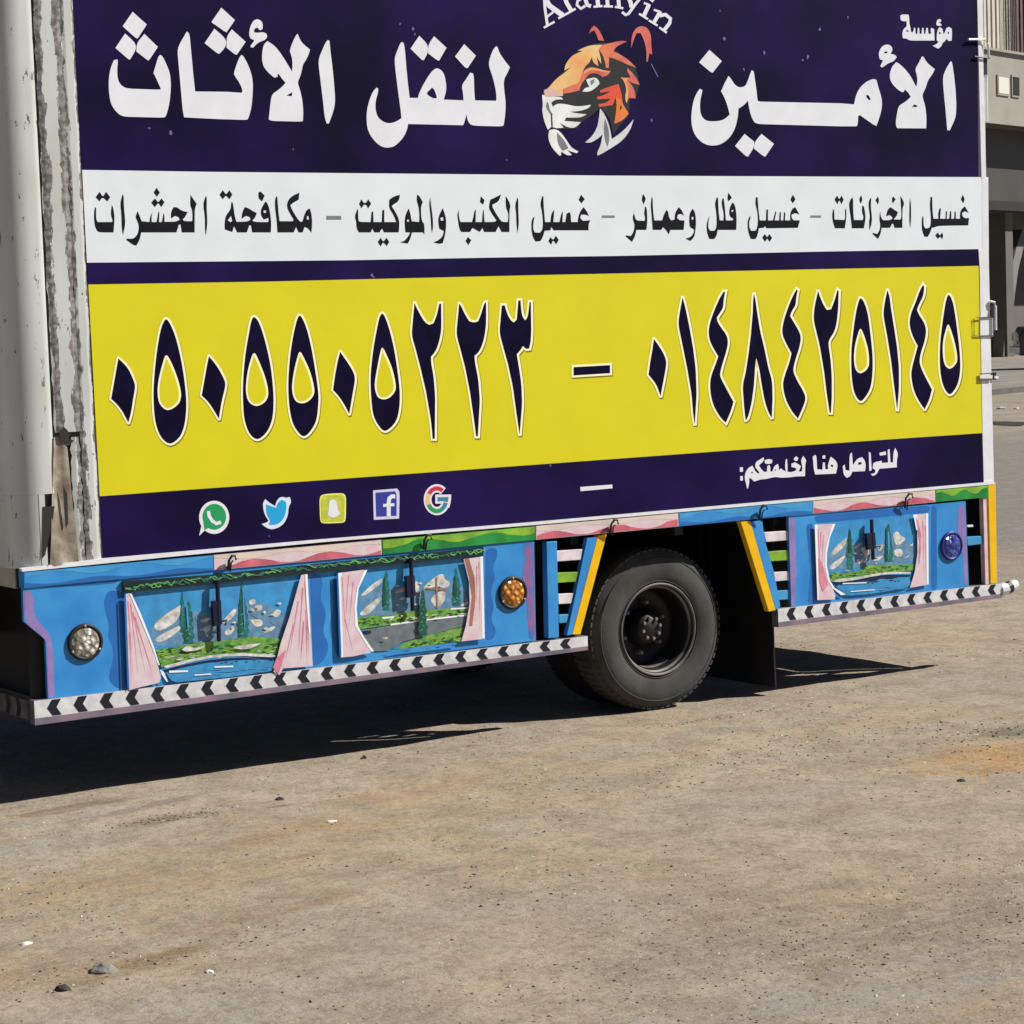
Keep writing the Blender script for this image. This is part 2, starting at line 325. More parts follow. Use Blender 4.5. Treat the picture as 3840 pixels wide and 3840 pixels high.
def gh(x, y):
    d = max(0, 1-max(abs(x-6)-8, abs(y)-6, 0)/6)
    return d*(.010*noise.noise(Vector((x*.9, y*.9, 3))) + .004*noise.noise(Vector((x*4, y*4, 1))) + .002*noise.noise(Vector((x*11, y*11, 8)))) - .002
def axis(lo, hi, f0, f1, step, far):
    a = [f0+i*step for i in range(int((f1-f0)/step)+1)]; g = step; q = a[-1]
    while q < hi: g *= 1.22; q += g; a.append(min(q, hi))
    g = step; q = a[0]
    while q > lo: g *= 1.22; q -= g; a.insert(0, max(q, lo))
    return a
xs = axis(-900, 1500, 1.2, 12.0, .045, 0); ys = axis(-900, 1500, -5.4, 3.6, .045, 0)
gb = MB(); GM = ground_material(); nx = len(xs)
gv = [(x, y, gh(x, y)) for y in ys for x in xs]
gf = [(j*nx+i, j*nx+i+1, (j+1)*nx+i+1, (j+1)*nx+i) for j in range(len(ys)-1) for i in range(nx-1)]
gb.add(gv, gf, GM); ground = gb.build('ground', smooth=True); tag(ground, 'packed tan dirt yard with grey worn tracks', kind='structure')
# loose grit: thousands of tiny stones nobody could count
GRIT = [mat('grit_dark', (.035, .03, .026, 1), .9), mat('grit_brown', (.12, .095, .07, 1), .9), mat('grit_pale', (.5, .46, .40, 1), .85)]
gr = MB(); rnd = random.Random(3)
OCT = [Vector(v) for v in ((1,0,0),(-1,0,0),(0,1,0),(0,-1,0),(0,0,1),(0,0,-.4))]; OF = [(0,2,4),(2,1,4),(1,3,4),(3,0,4),(2,0,5),(1,2,5),(3,1,5),(0,3,5)]
def pebble(x, y, r, m):
    a = rnd.random()*6.28; sx, sy_, sz = r*rnd.uniform(.7, 1.5), r*rnd.uniform(.6, 1.1), r*rnd.uniform(.35, .8); z = gh(x, y)
    vs = []
    for v in OCT:
        w = Vector((v.x*sx*rnd.uniform(.8, 1.2), v.y*sy_*rnd.uniform(.8, 1.2), v.z*sz))
        vs.append((x+w.x*math.cos(a)-w.y*math.sin(a), y+w.x*math.sin(a)+w.y*math.cos(a), z+w.z))
    gr.add(vs, OF, m)
cnt = 0
while cnt < 11000:
    x = rnd.uniform(1.0, 15); y = rnd.uniform(-5.3, 4.5)
    d = noise.noise(Vector((x*.8, y*1.3, 5)))*1.0 + noise.noise(Vector((x*2.5, y*3, 9)))*.6
    if rnd.random() > .12+max(0, d)*1.9: continue
    r = .0028+.0062*rnd.random()**3.5; q = rnd.random()
    pebble(x, y, r, GRIT[0] if q < .55 else GRIT[1] if q < .86 else GRIT[2]); cnt += 1
for px, py, sx_, sy_, nn, rr in ((3230, 2760, .45, .35, 260, .007), (3780, 2745, .35, .2, 260, .009), (3500, 3500, 1.0, .45, 900, .006), (2900, 3600, .8, .3, 420, .006), (640, 3068, .16, .05, 120, .007), (560, 3590, .3, .08, 90, .007), (2400, 2920, .4, .2, 180, .006), (250, 3420, .12, .2, 60, .006), (2700, 2690, .22, .03, 60, .008)):
    g = G(px, py)
    for i in range(nn):
        pebble(g.x+rnd.gauss(0, sx_), g.y+rnd.gauss(0, sy_), rnd.uniform(.35, 1)*rr, GRIT[0] if rnd.random() < .68 else GRIT[rnd.choice((1, 2))])
tag(gr.build('gravel'), 'loose grit and crumbs scattered over the dirt', kind='stuff')
def rock(px, py, r, flat, c, label, seed, name='stone', grp=None):
    g = G(px, py); bm = bmesh.new(); bmesh.ops.create_icosphere(bm, subdivisions=3, radius=1)
    for v in bm.verts:
        k = 1+.35*noise.noise(v.co*1.3+Vector((seed, 0, 0)))+.10*noise.noise(v.co*4+Vector((seed, 3, 0)))
        v.co = Vector((v.co.x*r*1.25*k, v.co.y*r*k, max(v.co.z, -.35)*r*flat*k))
    me = bpy.data.meshes.new(name); bm.to_mesh(me); bm.free(); me.materials.append(c)
    o = bpy.data.objects.new(name, me); o.location = (g.x, g.y, gh(g.x, g.y)+r*flat*.1); o.rotation_euler = (0, 0, seed); S.collection.objects.link(o)
    return tag(o, label, 'stone' if name == 'stone' else 'scrap', grp)
STG = mat('grey_stone', (.24, .235, .21, 1), .85, var=.4, vscale=18, bump=.5, bscale=40); STD = mat('dark_stone', (.055, .055, .055, 1), .8, var=.6, vscale=30, bump=.5)
STW = mat('white_scrap', (.62, .6, .58, 1), .7)
rock(392, 3642, .038, .55, STG, 'largest grey stone lying on the sandy patch near the bottom left', 1.1)
rock(238, 3718, .020, .75, STD, 'small dark stone just below left of the largest grey stone', 2.3)
rock(95, 3537, .017, .4, STW, 'white pebble near the left edge of the dirt', 3.1)
rock(785, 3645, .013, .5, STW, 'tiny white crumb right of the grey stone beside a dark speck', 4.7, 'paper_scrap')
rock(1048, 2996, .015, .7, STD, 'dark lump on the dirt by the left shadow edge', 5.5)
rock(1245, 3080, .018, .25, STW, 'crumpled white scrap left of centre below the truck shadow', 6.2, 'paper_scrap')
rock(1365, 2840, .014, .8, STD, 'black pebble touching the edge of the truck shadow', 7.2)
rock(3605, 2760+170, .014, .6, STD, 'dark stone below the orange stain at the right', 8.4)
# ------------------------------------------------------------------ the truck
X0, X1 = P(20, 2000).x, P(3722, 1800).x          # front and rear of the cargo box
WID = 2.15; ZT = 3.75; ZF = P(2000, 1963).z      # width, roof height, top of the skirt
truck = empty('box_truck', (6.2, 1.0, 0)); bpy.context.view_layer.update(); TI = truck.matrix_world.inverted()
def part(mb, name, parent=None, **k):
    o = mb.build(name, None, **k)
    if parent is None:
        o.parent = truck; o.matrix_parent_inverse = Matrix.Translation((-6.2, -1, 0))
    else: o.parent = parent
    return o
XB = P(330, 1065).x                              # front edge of the banner
XR = P(3684, 1610).x                             # rear edge of the banner
mb = MB(); mb.box((XB-.01, .006, ZF+.004), (X1, WID, ZT), BODYW); mb.box((X0+.12, .03, ZF+.004), (XB-.01, WID, ZT), BODYW)
cargo = part(mb, 'cargo_body')
# corrugated sheets on the far side and rear doors
mb = MB()
for s in (0, 1):
    mb.box((X1+.001, .04+s*1.05, ZF+.02), (X1+.035, 1.06+s*1.05, ZT-.05), BODYW)
    for y in (.25, .8): mb.tube([(X1+.06, y+s*1.05, ZF+.1), (X1+.06, y+s*1.05, ZT-.1)], .015, STEEL)
part(mb, 'rear_door')
# ---- front corner: rounded column and the folded, peeling sheets
def column(xa, xb, z0, z1, rad, mb, m, n=16, yf=-.012):
    prof = [(xa, .30)]+[(xa+rad-rad*math.cos(math.pi/2*i/n), yf+rad-rad*math.sin(math.pi/2*i/n)) for i in range(n+1)]
    prof += [(xa+rad+(xb-xa-rad)*.5, yf), (xb-.012, yf+.001), (xb-.003, yf+.006), (xb, .02)]
    vs = [(x, y, z0) for x, y in prof]+[(x, y, z1) for x, y in prof]; q = len(prof)
    fs = [(i, i+1, q+i+1, q+i) for i in range(q-1)]
    fs.append(tuple(range(q))[::-1]); fs.append(tuple(range(q, 2*q)))
    mb.add(vs, fs, m)
xc0, xc1 = P(20, 2100, .10).x, P(214, 1880, -.012).x
zn = P(200, 1850).z; zb = P(100, 2133).z
mb = MB(); column(xc0, xc1, zn, ZT, .14, mb, PEEL); smooth_angle(part(mb, 'corner_pillar'), 30)
mb = MB(); column(xc0, P(158, 1900, -.012).x, zb, zn-.0005, .14, mb, PEEL); smooth_angle(part(mb, 'corner_pillar'), 30)
# recess behind the torn sheet
mb = MB(); mb.box((P(150, 1900).x, .012, zb), (XB-.012, .028, ZT), mat('bare_dark_steel', rgb(112, 104, 94), .6, var=.6, vscale=20)); part(mb, 'backing_sheet')
# two folded sheets: each a shallow trapezoid
def fold(xa, xb, z0, z1, y, mb, m, segs=60, torn=0):
    rn = random.Random(int(xa*1000)); vs = []; fs = []
    for i in range(segs+1):
        z = z0+(z1-z0)*i/segs; j0 = rn.uniform(-.004, .004); j1 = rn.uniform(-.004, .004)
        tt = 0
        if torn and z < torn: tt = (torn-z)*.12
        vs += [(xa+j0+tt, y+.004, z), (xa+.018+j0*.5+tt, y, z), (xb-.018+j1*.5, y, z), (xb+j1, y+.004, z)]
    for i in range(segs):
        for k in range(3): a = i*4+k; fs.append((a, a+1, a+5, a+4))
    mb.add(vs, fs, m)
xs1, xs2, xs3 = P(133, 0).x, P(212, 0).x, P(274, 0).x
zt_ = P(250, 1640).z
mb = MB(); fold(xs1-.012, xs2+.012, P(250, 1620).z, ZT, -.006, mb, PEEL); part(mb, 'folded_sheet')
mb = MB(); fold(xs2+.010, xs3+.004, zb+.01, ZT, -.003, mb, PEEL); part(mb, 'folded_sheet')
mb = MB(); fold(P(265, 1700).x, xs2+.004, zb+.01, P(250, 1640).z, -.008, mb, PEEL, 20); part(mb, 'folded_sheet')
# beige torn flap curling at the bottom
mb = MB(); vs = []; fs = []
for i in range(13):
    t = i/12; z = zb+.004+(P(230, 1640).z-zb)*t; xa = P(172, 1900).x+.045*t; xb_ = P(290, 1900).x-.01-.030*t
    for k in range(6):
        u = k/5; vs.append((xa+(xb_-xa)*u, -.0105-.004*math.sin(u*6.5+t*3)-.003*math.sin(t*9), z))
for i in range(12):
    for k in range(5): a = i*6+k; fs.append((a, a+1, a+7, a+6))
mb.add(vs, fs, BEIGE); part(mb, 'torn_flap', smooth=True)
mb = MB(); HOLE = mat('torn_hole_dark', (.02, .018, .015, 1), .8)
mb.flat([(222, 1618), (238, 1600), (252, 1612), (262, 1628), (258, 1645), (278, 1652), (262, 1668), (240, 1660), (226, 1650)], -.0195, HOLE); part(mb, 'torn_hole'); mb = MB()
mb.flat([(236, 1820), (252, 1850), (256, 1960), (246, 1985), (240, 1900)], -.0195, HOLE); part(mb, 'torn_hole'); mb = MB(); mb.flat([(160, 1900), (205, 1898), (196, 1960), (170, 2080), (158, 2095)], -.0135, HOLE); part(mb, 'torn_hole')
# ---- printed banner
YB = .004
ban = MB(); ban.slab([(273, -60), (273, 0), (307, 632), (330, 1065), (375, 1857), (387, 2094), (3688, 1810), (3682, 1620), (3672, 1000), (3670, 668), (3664, 0), (3663, -60)], YB-.006, .006, NAVY)
banner = part(ban, 'banner'); Y0 = YB-.006
mb = MB(); mb.flat([(308, 637), (800, 644.5), (1400, 650), (2300, 658.5), (3100, 662), (3680, 664), (3706, 664), (3708, 934), (3668, 934), (3100, 943), (2300, 960), (1900, 965), (1300, 976), (326, 985)], Y0-LV, WHITE); o = part(mb, 'white_band', banner)
mb = MB(); mb.flat([(331, 1067), (1000, 1056), (2000, 1032), (3670, 997), (3683, 1624), (3400, 1643), (2700, 1692), (1300, 1794), (700, 1837), (374, 1861)], Y0-LV, YEL); part(mb, 'yellow_band', banner)
A_ = '''300,870 350,860 355,900 345,1000 350,1130 380,1210 440,1265 520,1285 960,1300 980,1290 940,1200 885,1080 870,1060 900,960 940,820 970,795 1000,810 1060,930 1110,1060 1125,1200 1115,1400 1090,1560 1050,1690 1020,1705 420,1690 330,1620 260,1520 230,1380 220,1200 235,1050 270,930
570,170 775,355 640,560 600,540 425,380
460,485 610,620 620,720 530,865 510,860 320,695
740,490 935,680 810,870 790,875 622,745 630,620
1355,455 1395,490 1415,720 1445,1050 1475,1325 1932,1330 2150,1345 2165,1310 2120,1200 2045,1095 2035,1060 2080,920 2125,815 2150,795 2175,815 2235,920 2285,1050 2312,1180 2310,1350 2292,1560 2245,1720 2222,1738 1800,1725 1315,1700 1295,1600 1260,1200 1215,700
1855,110 2052,290 1932,465 1915,465 1710,320
1755,415 1920,560 1925,670 1830,780 1805,780 1612,625
2007,425 2207,605 2082,790 2052,790 1930,690 1930,530'''
B_ = '''450,275 500,300 525,350 520,420 490,440 465,425 450,400 410,410 395,440 400,470 450,475 520,465 570,480 590,520 575,560 530,590 470,610 420,650 385,690 350,685 345,665 400,590 390,575 345,560 325,510 330,430 360,340 400,290
590,595 680,650 760,740 840,860 900,960 945,1035 955,960 950,850 930,780 910,740 960,600 1010,500 1030,490 1060,570 1110,640 1205,715 1200,760 1150,870 1105,930 1090,1020 1060,1120 1025,1195 1060,1290 1095,1440 1110,1600 1105,1750 1080,1762 650,1752 610,1730 630,1540 650,1370 740,1310 800,1260 855,1200 800,1140 760,1075 735,1070 740,1110 690,1125 600,1050 530,960 510,850 520,720 540,640|865,1385 950,1335 945,1395
1465,580 1490,590 1505,750 1530,950 1555,1200 1572,1420 1565,1540 1530,1660 1480,1790 1450,1790 1420,1700 1400,1500 1370,1250 1325,880 1370,760 1430,620'''
C_ = '''200,735 220,750 215,810 195,870 185,940 190,1020 210,1080 250,1130 320,1165 380,1165 450,1140 500,1105 490,1000 460,780 430,540 415,380 450,290 485,200 510,185 530,200 545,300 560,500 580,700 600,860 700,860 715,800 780,670 850,560 900,510 940,500 1000,540 1030,620 1045,740 1030,820 1010,880 1250,890 1245,800 1225,710 1290,620 1330,555 1365,565 1375,600 1380,800 1390,890 1640,895 1650,880 1640,760 1600,600 1550,460 1570,370 1610,270 1645,235 1665,250 1680,310 1740,400 1810,490 1780,560 1735,640 1740,760 1760,920 1755,1050 1735,1190 1710,1205 1350,1195 1305,1150 1285,1060 1265,1140 1245,1190 580,1175 570,1240 530,1330 450,1420 380,1460 280,1460 190,1400 110,1290 80,1180 80,1020 110,900 150,790|805,800 870,735 900,760 930,860 890,870 820,830
715,110 822,215 818,320 770,405 750,405 610,265
895,115 1045,255 955,410 930,405 820,320 825,215
1258,210 1400,350 1300,500 1275,500 1148,360'''
E_ = '''240,750 270,765 265,800 245,880 240,980 250,1060 290,1120 350,1145 480,1140 550,1110 600,1060 575,960 540,860 495,780 540,680 585,595 610,620 660,700 710,735 780,725 810,680 840,590 865,525 890,540 905,640 925,780 935,890 950,905 1932,925 2102,938 2122,838 2162,748 2242,668 2332,628 2372,643 2397,738 2432,848 2442,938 2422,1058 2372,1198 2352,1193 2272,1138 2172,1068 2152,1078 2147,1178 2132,1203 1932,1203 920,1175 880,1130 850,1050 830,960 820,890 790,930 740,970 705,990 700,1080 670,1220 610,1330 530,1400 450,1435 340,1435 250,1390 180,1310 140,1200 135,1060 160,900 200,800|2247,823 2277,828 2302,873 2287,893 2252,858
355,280 505,415 395,555 370,550 230,430
780,1295 898,1390 888,1470 820,1570 790,1560 665,1440
985,1295 1135,1415 1030,1570 1000,1560 892,1470 902,1390'''
F_ = '''680,750 730,780 800,850 860,930 920,1050 935,990 930,910 905,835 950,760 990,680 1010,685 1050,760 1145,835 1120,890 1060,970 1040,1050 1000,1130 995,1170 1030,1280 1045,1420 1040,1550 690,1548 670,1500 690,1360 710,1275 790,1230 855,1170 820,1110 780,1080 770,1110 740,1112 660,1050 605,970 600,890 630,800|865,1300 895,1260 935,1275 925,1295 890,1290
1340,735 1355,760 1375,900 1395,1080 1405,1260 1400,1400 1370,1480 1325,1575 1295,1570 1285,1450 1270,1280 1250,1080 1240,930 1280,830
580,535 625,560 635,610 610,650 665,660 685,690 650,740 590,760 545,790 510,815 485,800 520,730 480,715 465,650 490,580 530,545|530,625 570,620 575,640 540,645'''
F2_ = '''200,620 240,540 320,480 320,320 200,320 140,280 130,150 180,110 380,120 400,220 400,360 440,540 455,640 490,660 530,620 540,520 580,520 590,700 640,700 660,520 700,520 710,700 770,700 790,520 830,520 850,700 890,700 915,520 960,520 980,700 1070,690 1040,600 1060,520 1150,550 1165,900 400,905 330,840 220,840 190,760|310,590 370,590 385,630 310,640
1230,700 1270,540 1320,500 1400,540 1440,720 1480,640 1520,520 1600,490 1680,540 1695,700 1680,900 1600,920 1520,850 1470,930 1400,980 1370,1080 1270,1150 1100,1055 1200,1030 1290,940 1230,900|1300,640 1350,650 1345,710 1300,710|1560,640 1600,640 1600,700 1560,700
1220,360 1250,270 1330,250 1370,290 1350,340 1290,350 1370,410 1370,460 1250,460 1215,420'''
YL = Y0-LV*2
for d, ox, oy, k in ((A_, 350, 0, 3.864), (B_, 850, 0, 3.864), (C_, 1350, 100, 3.22), (E_, 2550, 100, 3.22), (F_, 3150, 0, 3.22), (F2_, 3360, 40, 8.05)):
    mb = MB(); glyphs(mb, d, ox, oy, k, YL, LETTER); part(mb, 'lettering', banner)
R1 = '''180,440 195,450 195,590 215,620 390,620 395,600 370,520 385,415 400,440 420,560 405,745 230,745 200,720 175,650 168,520
235,255 270,305 285,305 315,255 365,320 330,372 290,330 265,330 235,370 190,320
515,285 528,300 530,430 550,640 520,775 505,700 500,520 485,390
695,490 710,520 745,610 840,620 845,560 880,490 865,540 865,620 925,620 950,490 960,500 955,620 990,620 1010,515 1020,530 1020,617 1160,617 1205,590 1195,562 1150,545 1100,578 1098,500 1130,440 1170,440 1230,485 1300,500 1270,560 1240,590 1260,610 1355,610 1360,560 1355,470 1330,420 1335,290 1360,330 1410,400 1385,460 1385,600 1385,745 1230,745 1215,650 1195,650 1165,745 740,745 720,840 680,905 640,895 560,835 565,820 640,825 690,780 710,720 710,650 680,580 670,560
925,205 965,265 930,315 890,265
905,335 938,375 952,375 985,335 1020,380 985,440 948,395 940,395 905,440 860,385
1520,305 1532,320 1530,450 1540,640 1520,780 1508,700 1510,560 1485,400'''
R2 = '''115,235 148,280 160,280 195,235 230,290 195,345 160,305 148,305 115,345 75,290
225,370 240,400 260,560 280,617 405,617 450,590 440,560 395,545 340,582 350,500 380,440 420,450 480,490 525,510 505,570 470,600 500,620 660,620 670,600 665,570 610,590 575,540 575,470 600,420 630,370 660,400 690,520 700,640 695,745 470,745 455,660 435,660 405,745 290,745 250,670 230,740 140,710 135,640 150,540 210,470 215,400|175,600 215,545 230,610 205,620|605,480 640,480 635,510 610,510
570,250 620,300 590,370 570,355 545,330 545,265
765,305 775,330 785,480 800,610 960,610 970,590 920,510 885,430 905,350 960,300 1040,265 1030,350 960,390 930,420 960,490 1030,600 1060,620 1080,610 1100,530 1130,470 1165,455 1185,520 1195,620 1185,750 1140,690 1100,680 1080,745 1030,745 1000,680 970,745 775,745 765,600 745,440 745,340|1130,550 1150,545 1155,590 1130,590'''
R3 = '''130,460 140,480 140,600 160,620 290,620 300,500 320,490 325,620 425,620 430,480 455,470 455,620 600,620 560,520 510,450 515,350 570,310 645,290 630,370 560,410 545,430 590,500 640,600 630,745 450,745 430,700 410,720 400,745 335,745 310,700 290,745 150,745 120,700 115,600 95,560
180,345 205,388 235,388 260,345 297,400 260,455 235,412 205,412 180,455 150,400
410,810 437,850 450,850 480,810 515,860 485,910 450,870 437,870 410,915 375,860
750,455 770,520 785,610 875,620 880,560 870,430 845,370 850,290 875,300 920,380 895,440 905,610 940,640 940,770 920,745 790,745 770,820 740,880 640,865 700,850 760,770 765,745 710,745 700,640 705,560 725,500|730,590 755,590 750,620 730,615
1010,325 1020,420 1040,560 1045,680 1030,755 1020,680 1015,560 995,400
1160,450 1185,520 1205,600 1195,760 1160,875 1120,885 1045,865 1110,840 1160,790 1175,730 1120,700 1105,620 1110,560 1130,510|1130,570 1165,560 1170,600 1140,605
1365,460 1350,500 1365,600 1380,620 1515,620 1530,560 1545,480 1560,470 1558,620 1635,620 1645,480 1655,470 1665,620 1790,620 1810,600 1740,500 1715,440 1735,350 1800,320 1865,285 1840,370 1760,410 1760,440 1800,510 1850,590 1880,620 1946,620 1955,560 1951,510 1921,440 1921,310 1946,340 1981,420 1966,480 1966,740 1870,740 1835,670 1800,740 1660,740 1640,690 1610,740 1590,730 1520,690 1490,740 1385,740 1360,700 1345,600 1335,520
1620,310 1665,355 1650,410 1610,380
1465,800 1505,840 1470,900 1435,845'''
R4 = '''290,325 302,340 302,480 310,640 292,755 280,640 275,500 262,420
500,555 485,620 480,700 500,745 560,750 595,710 600,620 590,500 565,400 590,310 605,310 610,450 625,620 690,620 700,520 735,470 735,500 725,620 800,620 820,520 840,490 835,620 870,620 885,520 920,500 935,520 940,620 1020,620 1025,560 1050,490 1090,440 1130,490 1155,550 1120,530 1060,530 1050,570 1080,605 1175,600 1150,640 1150,720 730,720 700,680 690,720 620,725 600,800 570,850 510,855 475,800 460,700 460,620 475,570
1060,290 1105,345 1065,395 1030,350
690,800 712,830 730,828 755,785 790,835 760,890 730,848 715,850 700,895 665,850'''
R5 = '''250,510 265,580 290,605 380,605 385,560 370,520 385,430 405,450 412,600 400,715 280,715 260,800 225,860 150,795 155,780 210,790 240,750 255,690 255,640 230,570
360,280 380,310 395,345 365,405 340,345
465,310 475,330 480,480 495,600 590,600 610,530 645,470 665,500 670,560 700,600 740,590 745,510 790,440 830,480 855,545 820,520 780,530 770,570 800,600 860,600 850,715 690,715 670,770 640,720 600,680 580,715 475,715 465,560 450,420
955,460 985,490 1000,600 995,700 980,800 930,850 870,820 940,800 975,740 975,710 925,680 915,600 920,520|945,560 965,555 968,590 945,590
1160,545 1150,620 1145,690 1170,725 1220,725 1245,690 1250,600 1240,480 1225,400 1250,320 1265,330 1270,480 1285,600 1330,600 1335,520 1305,400 1320,330 1335,340 1350,480 1360,600 1440,600 1450,580 1410,560 1395,500 1415,420 1445,380 1475,430 1490,560 1485,715 1260,715 1250,780 1220,825 1160,825 1130,750 1125,640|1425,480 1450,470 1450,490 1430,500
1390,265 1432,325 1395,370 1375,340'''
R6 = '''365,540 370,580 350,620 355,690 375,725 430,725 450,690 460,600 450,480 425,400 435,320 455,320 465,470 480,600 555,600 560,470 580,470 580,600 640,600 670,490 680,500 660,600 715,600 720,500 735,500 735,600 765,600 775,500 790,510 785,600 850,600 845,530 870,460 910,440 960,530 910,510 865,530 865,570 890,600 965,600 940,690 560,695 545,670 530,690 470,695 455,780 430,825 375,825 345,760 330,650 340,590
880,290 912,345 880,395 850,350
540,765 568,800 572,800 595,765 630,810 600,860 572,822 568,822 545,860 510,810'''
R7 = '''80,460 92,480 95,590 215,595 225,560 220,480 235,450 240,560 220,695 100,695 75,620 65,540
125,300 150,340 158,340 180,300 205,350 180,405 158,362 150,362 130,405 95,350
310,320 320,340 320,480 330,595 440,595 445,550 425,500 430,420 450,430 475,560 450,695 305,695 290,560 270,430 275,370
415,295 435,350 412,400 390,350
540,320 532,440 550,560 540,660 515,720 512,600 525,560 505,430 510,360
645,490 655,560 680,598 765,598 798,575 785,550 755,535 718,552 735,470 770,440 860,500 850,540 810,590 890,590 905,560 900,470 890,310 910,330 940,400 915,450 915,690 820,690 805,640 790,640 765,690 665,690 650,770 620,825 555,765 560,750 610,765 640,720 650,660 635,580
620,310 635,360 620,410 590,355
800,310 835,345 800,395 785,350
1008,325 1020,420 1020,600 1008,695 998,600 1000,400
1160,545 1170,560 1170,660 1190,695 1230,695 1255,670 1260,560 1245,420 1255,315 1275,320 1278,480 1290,580 1350,580 1345,520 1365,450 1380,460 1370,580 1435,580 1440,490 1455,490 1450,580 1480,580 1490,490 1505,490 1505,580 1540,580 1545,490 1560,500 1560,580 1610,580 1610,510 1630,460 1670,430 1715,510 1670,490 1635,510 1640,550 1670,575 1720,570 1710,660 1350,665 1300,685 1270,690 1245,760 1220,800 1180,795 1150,720 1148,600
1645,290 1670,345 1650,395 1620,345
1345,745 1363,780 1372,778 1395,745 1410,785 1395,830 1374,798 1365,800 1345,825 1310,780'''
for d, ox in ((R1, 300), (R2, 800), (R3, 1300), (R4, 1850), (R5, 2300), (R6, 2700), (R7, 3100)):
    mb = MB(); glyphs(mb, d, ox, 640, 3.22, YL, BLACKT); part(mb, 'lettering', banner)
for q, ox in (('1365,545 1545,545 1545,592 1365,592', 800), ('1310,540 1465,540 1465,570 1310,570', 1850), ('1090,540 1220,540 1220,568 1090,568', 2700)):
    mb = MB(); glyphs(mb, q, ox, 640, 3.22, YL, GREYT); part(mb, 'dash', banner)
SMU = mat('scuffed_vinyl', rgb(96, 84, 150), .6); mb = MB(); rn = random.Random(12)
for px, py, a in ((2716, 146, 9), (2866, 196, 9), (3030, 212, 10), (3074, 110, 7), (1548, 108, 8), (1556, 128, 6), (2444, 452, 7), (3180, 64, 6), (2790, 260, 6), (640, 498, 10), (1500, 90, 5), (3010, 225, 5), (560, 480, 5), (2700, 40, 4), (1100, 560, 4), (1900, 600, 4), (1395, 1032, 8), (1402, 1038, 4), (2064, 1746, 6), (1010, 2010, 4)):
    mb.flat([(px+a*rn.uniform(.4, 1)*math.cos(t), py+a*rn.uniform(.5, 1.2)*math.sin(t)) for t in (0, 1, 2, 3, 4, 5)], YL, SMU)
part(mb, 'scuff_marks', banner)['kind'] = 'stuff'
